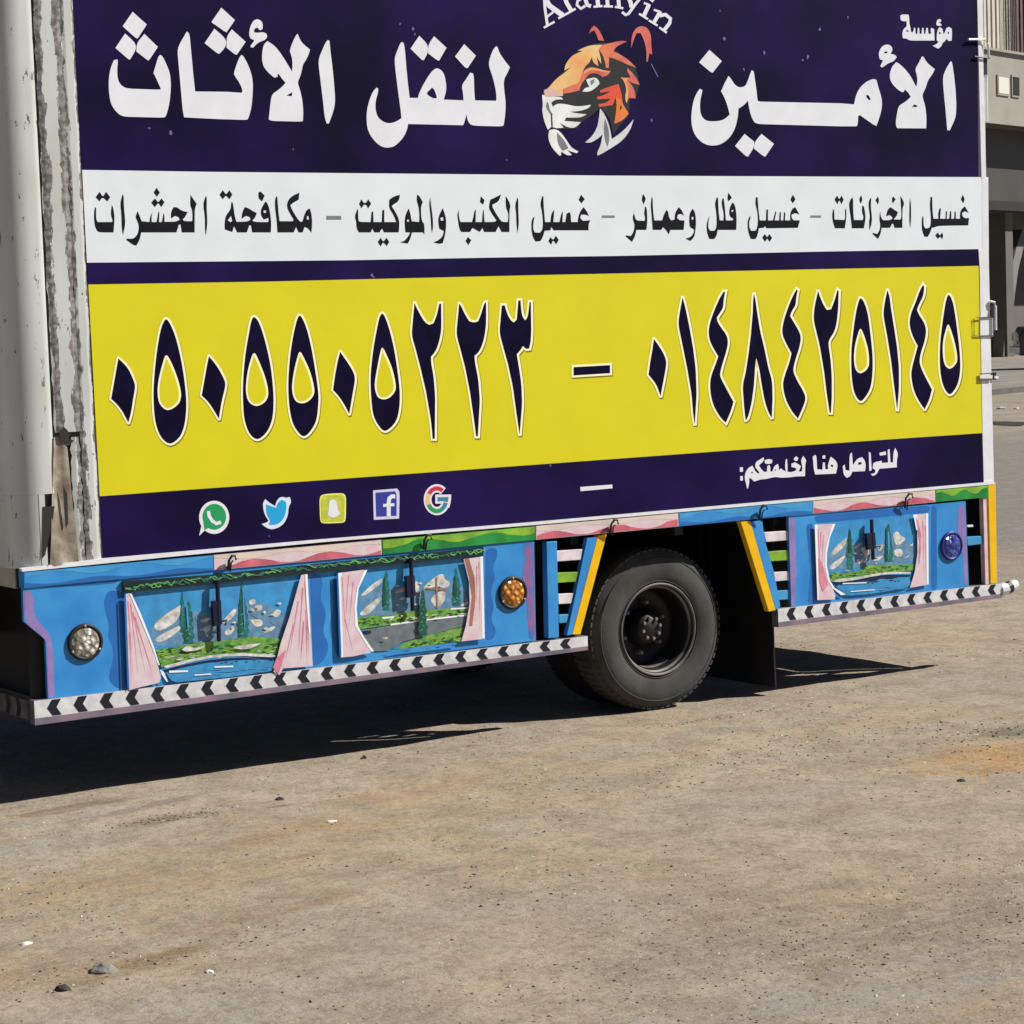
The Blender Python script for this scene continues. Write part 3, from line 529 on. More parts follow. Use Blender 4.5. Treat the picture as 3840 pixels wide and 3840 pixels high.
# phone numbers: (ox, oy, scale, smooth, outline, drop-shaped eye)
D1, D2, D3, D4, D5, D6 = (380, 1100, 2.415), (1080, 1080, 3.22), (1480, 1080, 3.22), (2100, 1060, 3.22), (2580, 1040, 3.513), (3020, 1040, 3.116)
DIG = [(D1, '155,590 240,670 290,780 310,840 290,950 270,1080 245,1170 200,1080 150,1010 90,955 110,840 135,700', ''),
(D1, '590,235 630,290 680,420 730,640 760,850 770,1020 755,1180 710,1300 625,1360 550,1310 500,1200 478,1050 475,850 495,600 530,370 560,270', '590,560 640,640 700,800 722,930 690,1010 600,1058 530,1000 510,900 520,780 560,620'),
(D1, '975,570 1050,660 1120,790 1125,840 1090,980 1065,1135 1010,1040 960,970 910,925 935,780 960,640', ''),
(D1, '1385,215 1430,270 1480,420 1530,640 1555,850 1560,1010 1545,1150 1495,1260 1415,1320 1345,1270 1300,1150 1285,1000 1285,800 1305,560 1340,350 1360,250', '1385,540 1430,620 1490,780 1512,910 1480,985 1405,1020 1335,980 1310,880 1320,740 1350,610'),
(D2, '150,335 190,400 240,540 290,760 330,1000 365,1250 365,1420 340,1600 270,1730 190,1790 110,1720 50,1600 15,1400 5,1150 25,850 60,600 100,420 125,350', '145,770 200,860 270,1020 318,1220 300,1310 240,1370 175,1392 100,1370 60,1290 50,1180 70,1020 110,850'),
(D2, '630,770 700,870 780,990 815,1090 790,1230 740,1520 690,1420 620,1310 545,1230 570,1050 600,890', ''),
(D2, '1140,310 1180,370 1230,520 1280,730 1320,980 1350,1250 1340,1480 1290,1630 1175,1725 1090,1650 1030,1520 1005,1300 1000,1050 1030,750 1070,520 1105,360', '1140,720 1200,830 1260,980 1300,1160 1290,1250 1230,1320 1160,1345 1090,1320 1055,1240 1050,1130 1080,950 1110,800'),
(D3, '240,180 265,240 320,340 370,420 420,445 470,425 510,330 540,190 562,190 565,500 545,620 500,760 440,830 440,900 470,1060 490,1300 485,1820 460,1820 440,1600 380,1250 310,950 250,720 205,570 220,400', ''),
(D3, '780,190 800,210 850,320 900,400 960,418 1010,400 1050,300 1080,190 1105,170 1105,450 1080,620 1030,760 965,820 970,900 1010,1100 1030,1350 1005,1790 985,1790 960,1600 910,1250 850,950 790,720 745,560 760,400', ''),
(D3, '1295,210 1330,210 1355,300 1400,390 1440,415 1475,380 1495,150 1520,150 1535,330 1575,390 1610,350 1630,170 1645,170 1650,500 1645,640 1625,730 1590,735 1550,700 1520,750 1475,800 1500,950 1530,1150 1540,1400 1510,1770 1470,1500 1430,1200 1370,920 1320,740 1265,540 1280,380', ''),
(D4, '165,1020 605,995 605,1092 165,1120', ''),
(D4, '1135,680 1200,770 1260,870 1290,970 1260,1130 1215,1370 1170,1240 1120,1170 1070,1110 1090,960 1115,820', ''),
(D4, '1480,180 1510,280 1560,520 1610,800 1640,1050 1650,1350 1628,1710 1610,1600 1590,1350 1540,1050 1490,800 1430,510 1440,400', ''),
(D5, '470,190 490,190 470,300 465,400 420,470 380,530 390,590 450,680 510,760 530,850 510,960 470,1090 430,1230 420,1300 470,1400 540,1530 600,1640 570,1750 500,1915 430,1850 340,1700 300,1550 290,1400 310,1280 370,1130 400,1040 340,940 285,830 270,700 300,560 370,380 430,250', ''),
(D5, '870,220 890,300 910,450 950,700 1010,950 1060,1200 1110,1360 1115,1600 1105,1850 1060,1780 1010,1620 970,1400 940,1200 900,1060 885,1180 870,1420 840,1650 790,1850 760,1880 740,1700 720,1420 760,1260 800,1000 830,750 855,450 860,280', ''),
(D5, '1430,160 1445,170 1425,270 1420,370 1370,440 1345,510 1400,600 1470,720 1490,800 1470,920 1430,1040 1390,1180 1390,1260 1450,1380 1520,1500 1555,1590 1520,1700 1450,1860 1380,1780 1300,1640 1260,1500 1250,1380 1290,1250 1340,1110 1365,1000 1310,900 1250,780 1240,680 1270,540 1340,340 1400,210', ''),
(D6, '150,160 170,220 210,320 250,380 300,375 340,280 375,150 390,160 385,350 370,520 340,640 270,740 275,820 295,950 310,1150 310,1400 300,1580 285,1580 250,1350 220,1100 170,800 95,490 110,330', ''),
(D6, '650,245 690,300 730,430 760,650 785,900 785,1120 760,1290 700,1400 650,1445 600,1400 560,1290 540,1100 540,850 565,600 595,400 625,280', '645,600 690,690 730,830 745,960 730,1060 650,1120 590,1080 568,950 580,800 610,680'),
(D6, '960,150 985,220 1000,350 1040,600 1070,800 1095,1050 1095,1300 1075,1550 1055,1400 1030,1200 1000,950 960,700 910,430 930,280', ''),
(D6, '1375,90 1390,110 1380,220 1330,310 1305,380 1330,440 1390,530 1415,620 1400,730 1360,850 1335,950 1340,1030 1400,1160 1480,1310 1450,1430 1395,1540 1330,1450 1270,1330 1240,1180 1240,1080 1280,930 1315,800 1260,700 1215,560 1230,430 1290,290 1340,150', ''),
(D6, '1680,205 1720,280 1750,430 1780,650 1805,880 1810,1080 1785,1230 1740,1320 1690,1365 1640,1320 1600,1220 1575,1050 1575,800 1600,560 1630,350 1655,240', '1670,550 1710,640 1750,780 1775,930 1760,1010 1690,1068 1630,1020 1608,900 1610,750 1640,620')]
for (ox, oy, k), o1, o2 in DIG:
    mb = MB(); p = pts(o1, ox, oy, k)
    p = catmull(p, 3) if o2 else soft(p, 40)
    w = grow(p, 8.0)
    mb.flat([(x+3, y+5) for x, y in w], YL, OLIVE); mb.flat(w, YL-LV, CREAM); mb.flat(p, YL-2*LV, NAVY2)
    if o2:
        q = catmull(pts(o2, ox, oy, k), 3); mb.flat(q, YL-3*LV, CREAM); mb.flat(grow(q, -8), YL-4*LV, YEL)
    part(mb, 'digit', banner)
LT3 = '''985,180 1000,200 1005,330 1060,335 1065,260 1085,260 1090,330 1120,330 1115,290 1145,200 1200,240 1220,290 1200,375 985,385 970,330 960,200|1150,280 1175,290 1165,310 1145,300
1060,190 1090,185 1090,220 1062,220
1270,300 1290,280 1300,340 1340,345 1340,180 1365,155 1375,290 1420,220 1470,205 1500,240 1510,300 1500,350 1370,355 1350,400 1315,420 1280,390|1430,260 1465,255 1465,280 1430,285
1540,150 1560,160 1570,340 1545,350
1560,380 1600,370 1610,340 1580,320 1585,270 1620,250 1650,250 1670,240 1680,265 1740,260 1735,130 1755,120 1765,260 1790,260 1795,150 1815,110 1845,170 1830,230 1830,310 1650,325 1620,385 1580,400
1650,160 1715,145 1720,180 1655,190'''
LT4 = '''100,430 180,430 180,545 100,545
110,660 175,655 180,770 110,775
225,640 270,510 330,440 425,385 470,470 490,520 560,590 610,580 560,500 500,440 500,340 540,270 640,220 710,170 730,220 690,300 600,370 600,400 690,520 740,555 800,540 810,400 860,370 885,400 890,530 940,545 960,480 1000,390 1080,345 1110,400 1110,520 1130,480 1170,460 1210,500 1290,540 1265,400 1290,220 1320,215 1335,400 1330,540 1420,560 1540,520 1570,470 1500,430 1440,430 1430,340 1520,300 1600,340 1680,400 1650,480 1620,540 1700,540 1720,460 1700,330 1680,250 1740,130 1820,260 1790,350 1785,660 1560,665 1400,690 1160,700 1100,690 1010,680 900,705 740,740 640,740 470,800 390,720 345,700 340,850 310,980 285,970 260,850 230,740|390,550 440,550 430,590 395,585|1000,480 1040,490 1020,540
740,250 850,210 940,240 930,320 850,350 750,330
1500,190 1560,145 1615,190 1590,260 1540,270 1500,240'''
mb = MB(); glyphs(mb, LT4, 2760, 1690, 6.9, YL, LETTER); part(mb, 'lettering', banner)
mb = MB(); glyphs(mb, LT3, 2700, 1640, 2.76, YL, LETTER); part(mb, 'lettering', banner)
mb = MB(); mb.flat([(2176, 1826), (2296, 1817), (2297, 1831), (2177, 1842)], YL, LETTER); part(mb, 'dash', banner)
# arched latin name above the emblem
mb = MB(); OX, OY, K = 1980, 0, 3.22
def st(p, w, Y): stroke(mb, pts(p, OX, OY, K), w/K, Y, LETTER)
yy = YL
for p, w in (('195,-60 205,100 235,310', 34), ('185,-55 260,70 420,185', 62), ('215,215 330,125', 26), ('190,335 320,262', 26), ('365,222 475,162', 26),
    ('420,-90 470,40 530,140', 50), ('470,165 575,105', 26), ('660,-30 600,10 590,60 640,105 690,70', 34), ('650,-80 690,-20 715,60 760,75', 48), ('830,-90 848,75', 50), ('790,82 900,72', 26),
    ('850,-60 930,-80 955,-40 962,75', 44), ('915,76 1025,78', 26), ('975,-60 1060,-70 1090,-20 1100,85', 44), ('1050,82 1150,100', 26), ('1200,-60 1240,30 1250,90', 50), ('1370,-40 1290,60 1215,165 1180,180 1135,145', 34),
    ('1462,55 1395,200', 48), ('1340,165 1450,232', 26), ('1400,35 1475,65', 26), ('1480,-20 1520,10', 50), ('1600,135 1510,290', 46), ('1460,245 1565,310', 26), ('1520,118 1600,145', 26), ('1590,190 1660,175 1720,225 1710,280 1640,370', 44), ('1585,330 1675,395', 26)):
    st(p, w, yy); yy -= .00004
part(mb, 'lettering', banner)
# big-cat emblem
def sm(name, r, g, b, **k): return mat('emblem_'+name, rgb(r, g, b), .5, **k)
EM = [('black', (26, 26, 30), '200,1080 260,1050 350,930 440,860 450,780 520,680 620,600 740,545 900,510 960,520 1060,500 1050,600 1100,640 1300,810 1350,1020 1300,1190 1230,1200 1220,1380 1180,1440 1130,1490 1030,1620 980,1400 860,1310 760,1400 640,1480 600,1550 430,1560 300,1560 170,1150', 0),
('tan', (226, 198, 132), '250,1060 330,960 440,880 525,808 440,850 450,780 520,680 600,640 660,615 600,608 740,545 900,540 870,570 850,600 880,700 885,770 850,720 830,680 840,740 850,800 790,760 770,690 740,760 700,790 660,860 640,950 600,1010 500,1040 430,1110 420,1160 200,1150 190,1110', 1),
('orange', (232, 140, 84), '900,540 1000,520 1120,490 1195,500 1130,530 1060,570 1030,620 1100,650 1200,710 1310,820 1180,770 1060,715 980,690 975,820 940,820 930,740 890,640 850,600 870,570', 1),
('brow', (228, 128, 88), '660,860 740,810 830,820 920,850 1000,860 960,910 900,930 820,880 740,890 700,940 640,1020 620,1090 520,1120 430,1130 420,1080 520,1030 600,1010 640,950', 2),
('browlight', (238, 190, 130), '740,812 830,822 920,852 1000,860 930,880 830,850 740,850 680,890 670,870', 3),
('pink', (226, 186, 180), '190,1090 250,1060 400,1110 420,1160 210,1165', 2),
('white', (235, 240, 240), '700,960 800,930 850,960 865,1010 820,1060 740,1110 655,1105 690,1060 740,1050', 1),
('iris', (120, 140, 150), '755,975 800,950 800,1000 760,1030', 2),
('red', (226, 84, 56), '870,1090 1000,1040 1090,1015 1130,1120 1140,1240 1170,1300 1215,1370 1150,1450 1040,1495 1060,1380 1070,1260 1060,1180 1020,1270 860,1290 850,1260 950,1240 1000,1190 840,1200 830,1170 920,1150 1000,1100 870,1120', 1),
('orange2', (236, 130, 60), '1060,1180 1120,1200 1140,1240 1170,1300 1215,1370 1150,1450 1040,1495 1060,1380 1070,1260', 2),
('black', (26, 26, 30), '1120,1330 1135,1290 1120,1270 1110,1320', 3),
('mane', (224, 120, 96), '1200,820 1280,900 1330,980 1350,1025 1250,1000 1200,960 1240,1010 1290,1090 1300,1190 1220,1180 1190,1250 1170,1180 1190,1080 1160,980 1120,935 1210,940 1240,930 1200,870', 1),
('tan', (226, 198, 132), '1120,935 1210,945 1190,970 1215,1080 1205,1160 1190,1250 1170,1180 1190,1080 1160,980', 2),
('ear', (214, 112, 92), '735,410 760,340 800,310 850,350 890,420 920,495 850,485 830,420 800,370 760,380', 1),
('ear', (214, 112, 92), '1245,580 1250,440 1290,350 1360,310 1440,330 1485,420 1490,560 1500,660 1465,640 1445,750 1430,740 1430,600 1400,480 1360,400 1310,400 1280,470', 1),
('white', (235, 240, 240), '170,1145 200,1150 300,1165 400,1170 425,1200 330,1200 280,1240 300,1290 350,1250 450,1255 600,1290 760,1265 740,1300 640,1340 500,1350 600,1370 710,1380 640,1420 460,1420 440,1460 640,1475 570,1545 480,1540 380,1480 430,1540 340,1550 290,1530 270,1540 240,1570 190,1450 170,1320 180,1280', 1),
('grey', (120, 124, 130), '230,1230 250,1250 262,1330 300,1375 292,1400 250,1350 215,1290', 2),
('black', (26, 26, 30), '278,1370 292,1380 300,1530 285,1530', 3),
('white', (235, 240, 240), '260,1570 330,1555 400,1600 470,1700 520,1780 610,1830 590,1850 520,1830 470,1810 530,1870 480,1880 400,1830 400,1875 380,1880 300,1800 250,1700 245,1620', 1),
('grey', (176, 180, 182), '350,1600 430,1680 490,1790 420,1820 360,1740', 2),
('fang', (216, 222, 226), '870,1310 920,1370 970,1480 1000,1600 1010,1680 1100,1620 1200,1530 1275,1440 1240,1560 1150,1690 1020,1780 900,1850 840,1880 835,1840 880,1750 900,1620 850,1670 760,1725 690,1720 780,1640 840,1530 860,1400', 1),
('grey', (176, 180, 182), '930,1420 975,1560 985,1700 960,1770 930,1700 915,1560', 2)]
mb = MB()
for nme, c, p, lv in EM: mb.flat(soft(pts(p, OX, OY, K)), YL-lv*LV, sm(nme, *c, **({'var': .5, 'vscale': 7, 'c2': rgb(226, 150, 90)} if nme in ('tan', 'browlight') else {'var': .45, 'vscale': 9, 'c2': rgb(190, 80, 84)} if nme in ('orange', 'ear', 'mane', 'brow') else {'var': .2, 'vscale': 10})))
stroke(mb, pts('1488,770 1530,850 1570,930', OX, OY, K), 3, YL, sm('scratch', 110, 100, 170))
part(mb, 'tiger_emblem', banner)
# small round icons printed along the bottom
def disc(cx, cy_, rx, ry, a0=0, a1=360, n=36): return [(cx+rx*math.cos(math.radians(a0+(a1-a0)*i/n)), cy_-ry*math.sin(math.radians(a0+(a1-a0)*i/n))) for i in range(n+(a1-a0 < 360))]
def sc(L, ox, oy, k): return [(ox+x/k, oy+y/k) for x, y in L]
I1, I2 = (700, 1780, 3.22), (1200, 1780, 3.22)
mb = MB(); d = disc(332, 515, 182, 200, 232, 232+340, 40)
mb.flat(sc(d+[(150, 738)], *I1), YL, LETTER); mb.flat(sc(disc(335, 508, 142, 156, 240, 560, 30)+[(215, 668)], *I1), YL-LV, mat('icon_green', rgb(22, 150, 90), .5))
stroke(mb, pts('262,440 272,500 310,560 360,592 415,572', *I1), 13, YL-2*LV, LETTER); part(mb, 'phone_icon', banner)
mb = MB(); glyphs(mb, '950,295 1000,340 1070,380 1080,330 1110,285 1150,265 1200,280 1245,270 1265,330 1230,390 1225,480 1190,570 1130,630 1030,665 960,640 905,595 960,580 990,560 940,480 920,380 925,330', *I1, YL, mat('icon_pale_blue', rgb(214, 226, 244), .5))
glyphs(mb, '960,360 1080,400 1100,340 1150,300 1200,330 1205,420 1180,520 1120,590 1040,610 990,600 1010,560 960,470', *I1, YL-LV, mat('icon_sky_blue', rgb(24, 160, 220), .5)); part(mb, 'bird_icon', banner)
mb = MB(); rr = '1640,235 1870,222 1905,235 1925,270 1922,550 1895,582 1640,590 1612,560 1602,280'
glyphs(mb, rr, *I1, YL, mat('icon_pale_yellow', rgb(236, 240, 130), .5)); mb.flat(grow(pts(rr, *I1), -5), YL-LV, mat('icon_yellow', rgb(200, 208, 70), .5, var=.25, vscale=40))
glyphs(mb, '1770,295 1810,320 1820,380 1830,440 1860,470 1825,490 1810,510 1770,520 1730,510 1700,480 1715,440 1715,380 1725,320', *I1, YL-2*LV, LETTER); part(mb, 'ghost_icon', banner)
mb = MB(); glyphs(mb, '640,190 930,167 962,200 955,530 650,545', *I2, YL, mat('icon_lilac', rgb(205, 205, 232), .5)); glyphs(mb, '670,217 905,200 925,225 925,495 680,508', *I2, YL-LV, mat('icon_blue', rgb(44, 52, 150), .5))
stroke(mb, pts('908,262 865,262 838,285 830,330 830,505', *I2), 15, YL-2*LV, LETTER); stroke(mb, pts('762,372 898,362', *I2), 11, YL-3*LV, LETTER); part(mb, 'letter_icon', banner)
mb = MB()
def arc(a0, a1, ro, ri, Y, m):
    q = disc(1412, 302, *ro, a0, a1, 18)+disc(1412, 302, *ri, a1, a0, 18) if False else disc(1412, 302, *ro, a0, a1, 18)+[(1412+ri[0]*math.cos(math.radians(a1+(a0-a1)*i/18)), 302-ri[1]*math.sin(math.radians(a1+(a0-a1)*i/18))) for i in range(19)]
    mb.flat(sc(q, *I2), Y, m)
arc(48, 345, (160, 188), (66, 88), YL, mat('icon_pale', rgb(228, 224, 236), .5)); glyphs(mb, '1392,240 1585,240 1580,330 1560,400 1490,380 1492,350 1392,350', *I2, YL-LV*.5, mat('icon_pale', rgb(228, 224, 236), .5))
arc(52, 150, (135, 162), (84, 112), YL-LV, mat('icon_red', rgb(190, 44, 80), .5)); arc(150, 205, (135, 162), (84, 112), YL-LV, mat('icon_gold', rgb(226, 190, 130), .5)); arc(205, 300, (135, 162), (84, 112), YL-LV, mat('icon_green', rgb(22, 150, 90), .5))
arc(300, 345, (135, 162), (84, 112), YL-LV, mat('icon_teal', rgb(50, 130, 160), .5)); glyphs(mb, '1420,272 1555,268 1545,330 1525,330 1490,318 1420,322', *I2, YL-LV*1.5, mat('icon_teal', rgb(50, 130, 160), .5)); part(mb, 'ring_icon', banner)
# ---- white trims of the box
mb = MB(); mb.slab([(80, 2132), (387, 2094), (1200, 2023), (2000, 1958), (2760, 1891), (3728, 1806), (3728, 1816), (2760, 1902), (2000, 1969), (1200, 2034), (700, 2082), (84, 2144)], -.012, .03, PAINTW); part(mb, 'lower_trim')
mb = MB(); mb.slab([(3664, -60), (3682, -60), (3684, 0), (3695, 668), (3681, 668), (3665, 0)], -.004, .02, PAINTW); part(mb, 'rear_trim')
mb = MB(); mb.slab([(3681, 668), (3705, 668), (3709, 1000), (3722, 1560), (3728, 1806), (3689, 1808), (3684, 1620), (3673, 1000), (3669, 934), (3683, 934)], -.003, .06, PAINTW); part(mb, 'corner_post', bevel=.002)
# rear corner ironwork
def B3(mb, px0, py0, px1, py1, Y, th, m): mb.slab([(px0, py0), (px1, py0), (px1, py1), (px0, py1)], Y, th, m)
mb = MB(); B3(mb, 3676, 1192, 3724, 1262, -.007, .006, PAINTW); part(mb, 'hinge_plate')
mb = MB(); p = [P(3652, 1195, -.008), P(3653, 1260, -.008), P(3726, 1258, -.010)]; mb.tube(p, .0028, IRON, 6); mb.tube([P(3664, 1192, -.012), P(3700, 1190, -.012), P(3727, 1190, -.012)], .003, IRON, 6); part(mb, 'hinge_bracket')
mb = MB(); mb.tube([P(3712, 1130, -.01), P(3730, 1134, -.02), P(3733, 1150, -.02), P(3734, 1238, -.02)], .007, PAINTW, 8); part(mb, 'door_handle')
mb = MB(); B3(mb, 3714, 1144, 3726, 1190, -.004, .03, IRON); part(mb, 'lock_block')
mb = MB(); B3(mb, 3676, 1407, 3722, 1419, -.014, .01, PAINTW); mb.tube([P(3674, 1402, -.012), P(3722, 1400, -.012)], .003, IRON, 6); mb.tube([P(3674, 1424, -.012), P(3720, 1423, -.012)], .003, IRON, 6); B3(mb, 3723, 1396, 3736, 1424, -.01, .03, IRON); B3(mb, 3730, 1410, 3745, 1419, -.016, .012, PAINTW); part(mb, 'hinge_plate')
mb = MB(); mb.tube([P(3632, 148, -.015), P(3690, 147, -.015), P(3705, 165, -.015), P(3708, 215, -.012)], .006, PAINTW, 8); part(mb, 'door_handle')
mb = MB(); mb.tube([P(3655, 212, -.012), P(3690, 216, -.012), P(3712, 218, -.012)], .004, IRON, 8); B3(mb, 3688, 215, 3702, 280, -.002, .03, IRON); part(mb, 'door_latch')
mb = MB(); mb.tube([(P(3687, 100).x+.012, .035, P(3690, 150).z), (P(3687, 100).x+.012, .035, ZT)], .012, IRON, 8); part(mb, 'locking_rod')
mb = MB(); mb.tube([P(3698, 285, .02), P(3700, 455, .02)], .008, PAINTW, 8); part(mb, 'locking_rod')
# ---- skirt
YS = -.004
zu = ZF-.012; zl = P(2300, 1996).z             # painted cross rail
bx = [(84, BLUE), (796, PINK), (1427, GREEN), (2004, PINK), (2540, BLUE), (3043, PINK), (3503, GREEN), (3702, None)]
for (a, m), (b, _) in zip(bx, bx[1:]):
    xa, xb = P(a, 2140-.0855*(a-85)).x, P(b, 2140-.0855*(b-85)).x
    mb = MB(); mb.box((xa+.002, -.010, zl), (xb-.002, .05, zu), m)
    rn = random.Random(a)
    def wavepoly(mm, z0, z1, lo, hi, Y):
        n = 26; top = []; 
        for i in range(n+1):
            x = xa+.006+(xb-xa-.012)*i/n; top.append((x, Y, lo+(hi-lo)*(.5+.5*math.sin(i*.55+rn.random()*.5+a))))
        vs = [(xa+.006+(xb-xa-.012)*i/n, Y, z0) for i in range(n+1)]+top
        fs = [(i, i+1, n+2+i, n+1+i) for i in range(n)] if z0 < lo else [(n+1+i, n+2+i, i+1, i) for i in range(n)]
        mb.add(vs, fs, mm)
    if m is PINK: wavepoly(RED, zl+.002, 0, zl+.004, zl+.034, -.0106); wavepoly(mat('pale_cream_paint', rgb(222, 208, 196), .4, var=.2), zu-.002, 0, zu-.014, zu-.030, -.0106)
    if m is GREEN: wavepoly(LGREEN, zu-.002, 0, zu-.012, zu-.040, -.0106)
    if m is BLUE: wavepoly(LBLUE, zu-.002, 0, zu-.006, zu-.030, -.0106); wavepoly(DBLUE, zl+.002, 0, zl+.008, zl+.022, -.0106)
    part(mb, 'cross_rail')
C60 = (60, 2050, 2.883); C44 = (440, 2080, 2.415); C12 = (1200, 1950, 2.415); C19 = (1900, 1900, 1.756); C27 = (2760, 1800, 1.789); C29 = (2980, 1880, 3.331)
def sl(p, o): return pts(p, *o)
def thin(lines, w=7):
    out = []
    for q in lines.split('/'):
        (a, b), (c, d) = [tuple(map(float, t.split(','))) for t in q.split()]
        out.append('%g,%g %g,%g %g,%g' % (a-w/2, b, a+w/2, b, (c), d))
    return '/'.join(out)
STK = mat('pink_streak_paint', rgb(226, 140, 164), .5, var=.3, vscale=20)
# front panel (outline under the cross rail)
fp = [(86, 2200), (89, 2330), (170, 2398), (180, 2622), (700, 2567), (1490, 2465), (2010, 2402), (2003, 2027), (1427, 2078), (796, 2134)]
mb = MB(); mb.slab(fp, YS, .02, BLUE)
mb.flat(sl('85,470 160,480 195,560 190,720 260,830 370,950 400,1100 420,1630 350,1640 330,1010 95,820', C60), YS-LV, LAV)
mb.flat(sl('1130,480 1190,520 1205,1530 1100,1540 1000,1440 1020,1330 1060,1180 1040,1060 990,960 1020,880 970,700 950,580 1000,470', C60), YS-LV, DBLUE)
mb.flat(sl('100,360 250,440 550,430 800,420 1100,390 1130,330 900,350 700,340 500,380 300,400', C60), YS-LV, DBLUE)
mb.flat([(1163, 2155), (1200, 2150), (1212, 2190), (1200, 2240), (1225, 2300), (1210, 2370), (1235, 2420), (1215, 2480), (1176, 2500)], YS-LV, DBLUE)
mb.flat([(1260, 2150), (1245, 2190), (1250, 2280), (1235, 2350), (1250, 2420), (1268, 2470), (1278, 2465), (1268, 2150)], YS-LV, DBLUE)
mb.flat(sl('1500,260 1600,250 1610,330 1560,420 1590,520 1540,650 1580,780 1545,900 1600,1000 1570,1080 1500,1090', C12), YS-LV, DBLUE)
mb.flat([(1962, 2040), (1998, 2030), (2007, 2395), (1985, 2400), (1975, 2250), (1955, 2180), (1970, 2100)], YS-LV, mat('mauve_paint', rgb(160, 96, 140), .4, var=.5, vscale=12, c2=rgb(60, 110, 180)))
p1 = part(mb, 'side_panel'); 
# rear panel
rp_ = sl('352,235 1330,160 1540,142 1562,712 900,800 370,850', C27)
mb = MB(); mb.slab(rp_, YS, .02, BLUE)
mb.flat(sl('352,240 395,245 405,600 395,845 372,848', C27), YS-LV, LAV); mb.flat(sl('470,300 515,290 530,830 480,840 500,600', C27), YS-LV, DBLUE)
mb.flat(sl('1310,170 1345,170 1350,735 1310,740', C27), YS-LV, DBLUE); mb.flat(sl('1490,180 1535,160 1555,700 1530,705 1520,500 1480,300', C27), YS-LV, LAV)
mb.flat(sl('520,240 1300,170 1300,215 540,290', C27), YS-LV, DBLUE)
p2 = part(mb, 'side_panel')
# posts and braces round the wheel arch
mb = MB(); mb.slab(sl('262,232 332,226 345,862 275,868', C19), YS, .04, BLUE); part(mb, 'upright_post', bevel=.003)
mb = MB(); mb.slab(sl('532,206 598,200 432,842 398,848', C19), YS, .03, BLUE); part(mb, 'arch_brace')
mb = MB(); mb.slab(sl('600,192 660,182 486,842 432,842', C19), YS-.002, .035, YPAINT); part(mb, 'arch_stripe', bevel=.002)
mb = MB(); mb.slab(sl('1606,100 1682,86 1702,230 1760,430 1802,655 1772,680', C19), YS, .03, BLUE); part(mb, 'arch_brace')
mb = MB(); mb.slab(sl('1540,96 1604,94 1771,682 1726,692', C19), YS-.002, .035, YPAINT); part(mb, 'arch_stripe', bevel=.002)
WSL = mat('white_slat_paint', rgb(226, 216, 224), .45, var=.3, vscale=14)
for o, q, m in ((C19, '326,292 502,280 492,350 326,362', WSL), (C19, '334,436 478,430 458,494 336,502', LGREEN), (C19, '340,576 442,570 424,638 342,642', WSL), (C19, '345,712 408,708 396,764 346,768', LBLUE),
    (C27, '186,352 356,340 356,404 203,416', WSL), (C27, '214,482 356,470 358,538 230,546', LGREEN), (C27, '243,621 358,612 360,672 260,681', WSL), (C27, '270,746 362,736 364,800 284,806', LBLUE)):
    mb = MB(); mb.slab(sl(q, o), YS+.008, .018, m); part(mb, 'slat', bevel=.002)
mb = MB(); mb.slab(sl('1548,382 1675,374 1675,428 1556,440', C27), YS+.008, .018, LBLUE); part(mb, 'slat', bevel=.002)
mb = MB(); mb.slab(sl('1552,302 1590,300 1592,314 1554,316', C27), YS+.002, .01, PAINTW); part(mb, 'bracket')
mb = MB(); mb.slab(sl('1658,112 1692,108 1708,696 1674,700', C27), YS, .03, mat('pale_pink_paint', rgb(238, 205, 198), .45, var=.25, vscale=14)); part(mb, 'upright_post')
mb = MB(); mb.slab(sl('1690,22 1742,14 1752,692 1708,698', C27), YS-.006, .05, YPAINT); part(mb, 'upright_post', bevel=.003)
# dark green garland board
mb = MB(); GAR = mat('garland_paint', rgb(10, 40, 42), .5, var=.5, vscale=30)
gl = [(460, 2238), (800, 2196), (1200, 2110), (1812, 2050), (1812, 2083), (1200, 2143), (800, 2230), (464, 2262)]
mb.slab(sl('48,242 860,182 1932,72 1932,152 860,264 60,345', C44)[:3]+[(1813, 2052), (1813, 2084)]+sl('1932,152 860,264 60,345', C44), YS-.014, .012, GAR)
rn = random.Random(5)
GV = [mat('garland_leaf_green', rgb(96, 170, 100), .5), mat('garland_leaf_teal', rgb(48, 112, 84), .5)]
x = 470
while x < 1795:
    yc = 2204-(x-470)*.114 if x < 1240 else 2117-(x-1240)*.089
    if 600 < x: yc += 0
    stroke(mb, [(x, yc+rn.uniform(-9, 9)), (x+14, yc+rn.uniform(-9, 9)), (x+28, yc+rn.uniform(-9, 9)), (x+40, yc+rn.uniform(-8, 8))], rn.uniform(3, 6), YS-.0155-.0002*(int(x) % 7), GV[rn.random() < .6]); x += rn.uniform(14, 24)
part(mb, 'garland_board', p1)
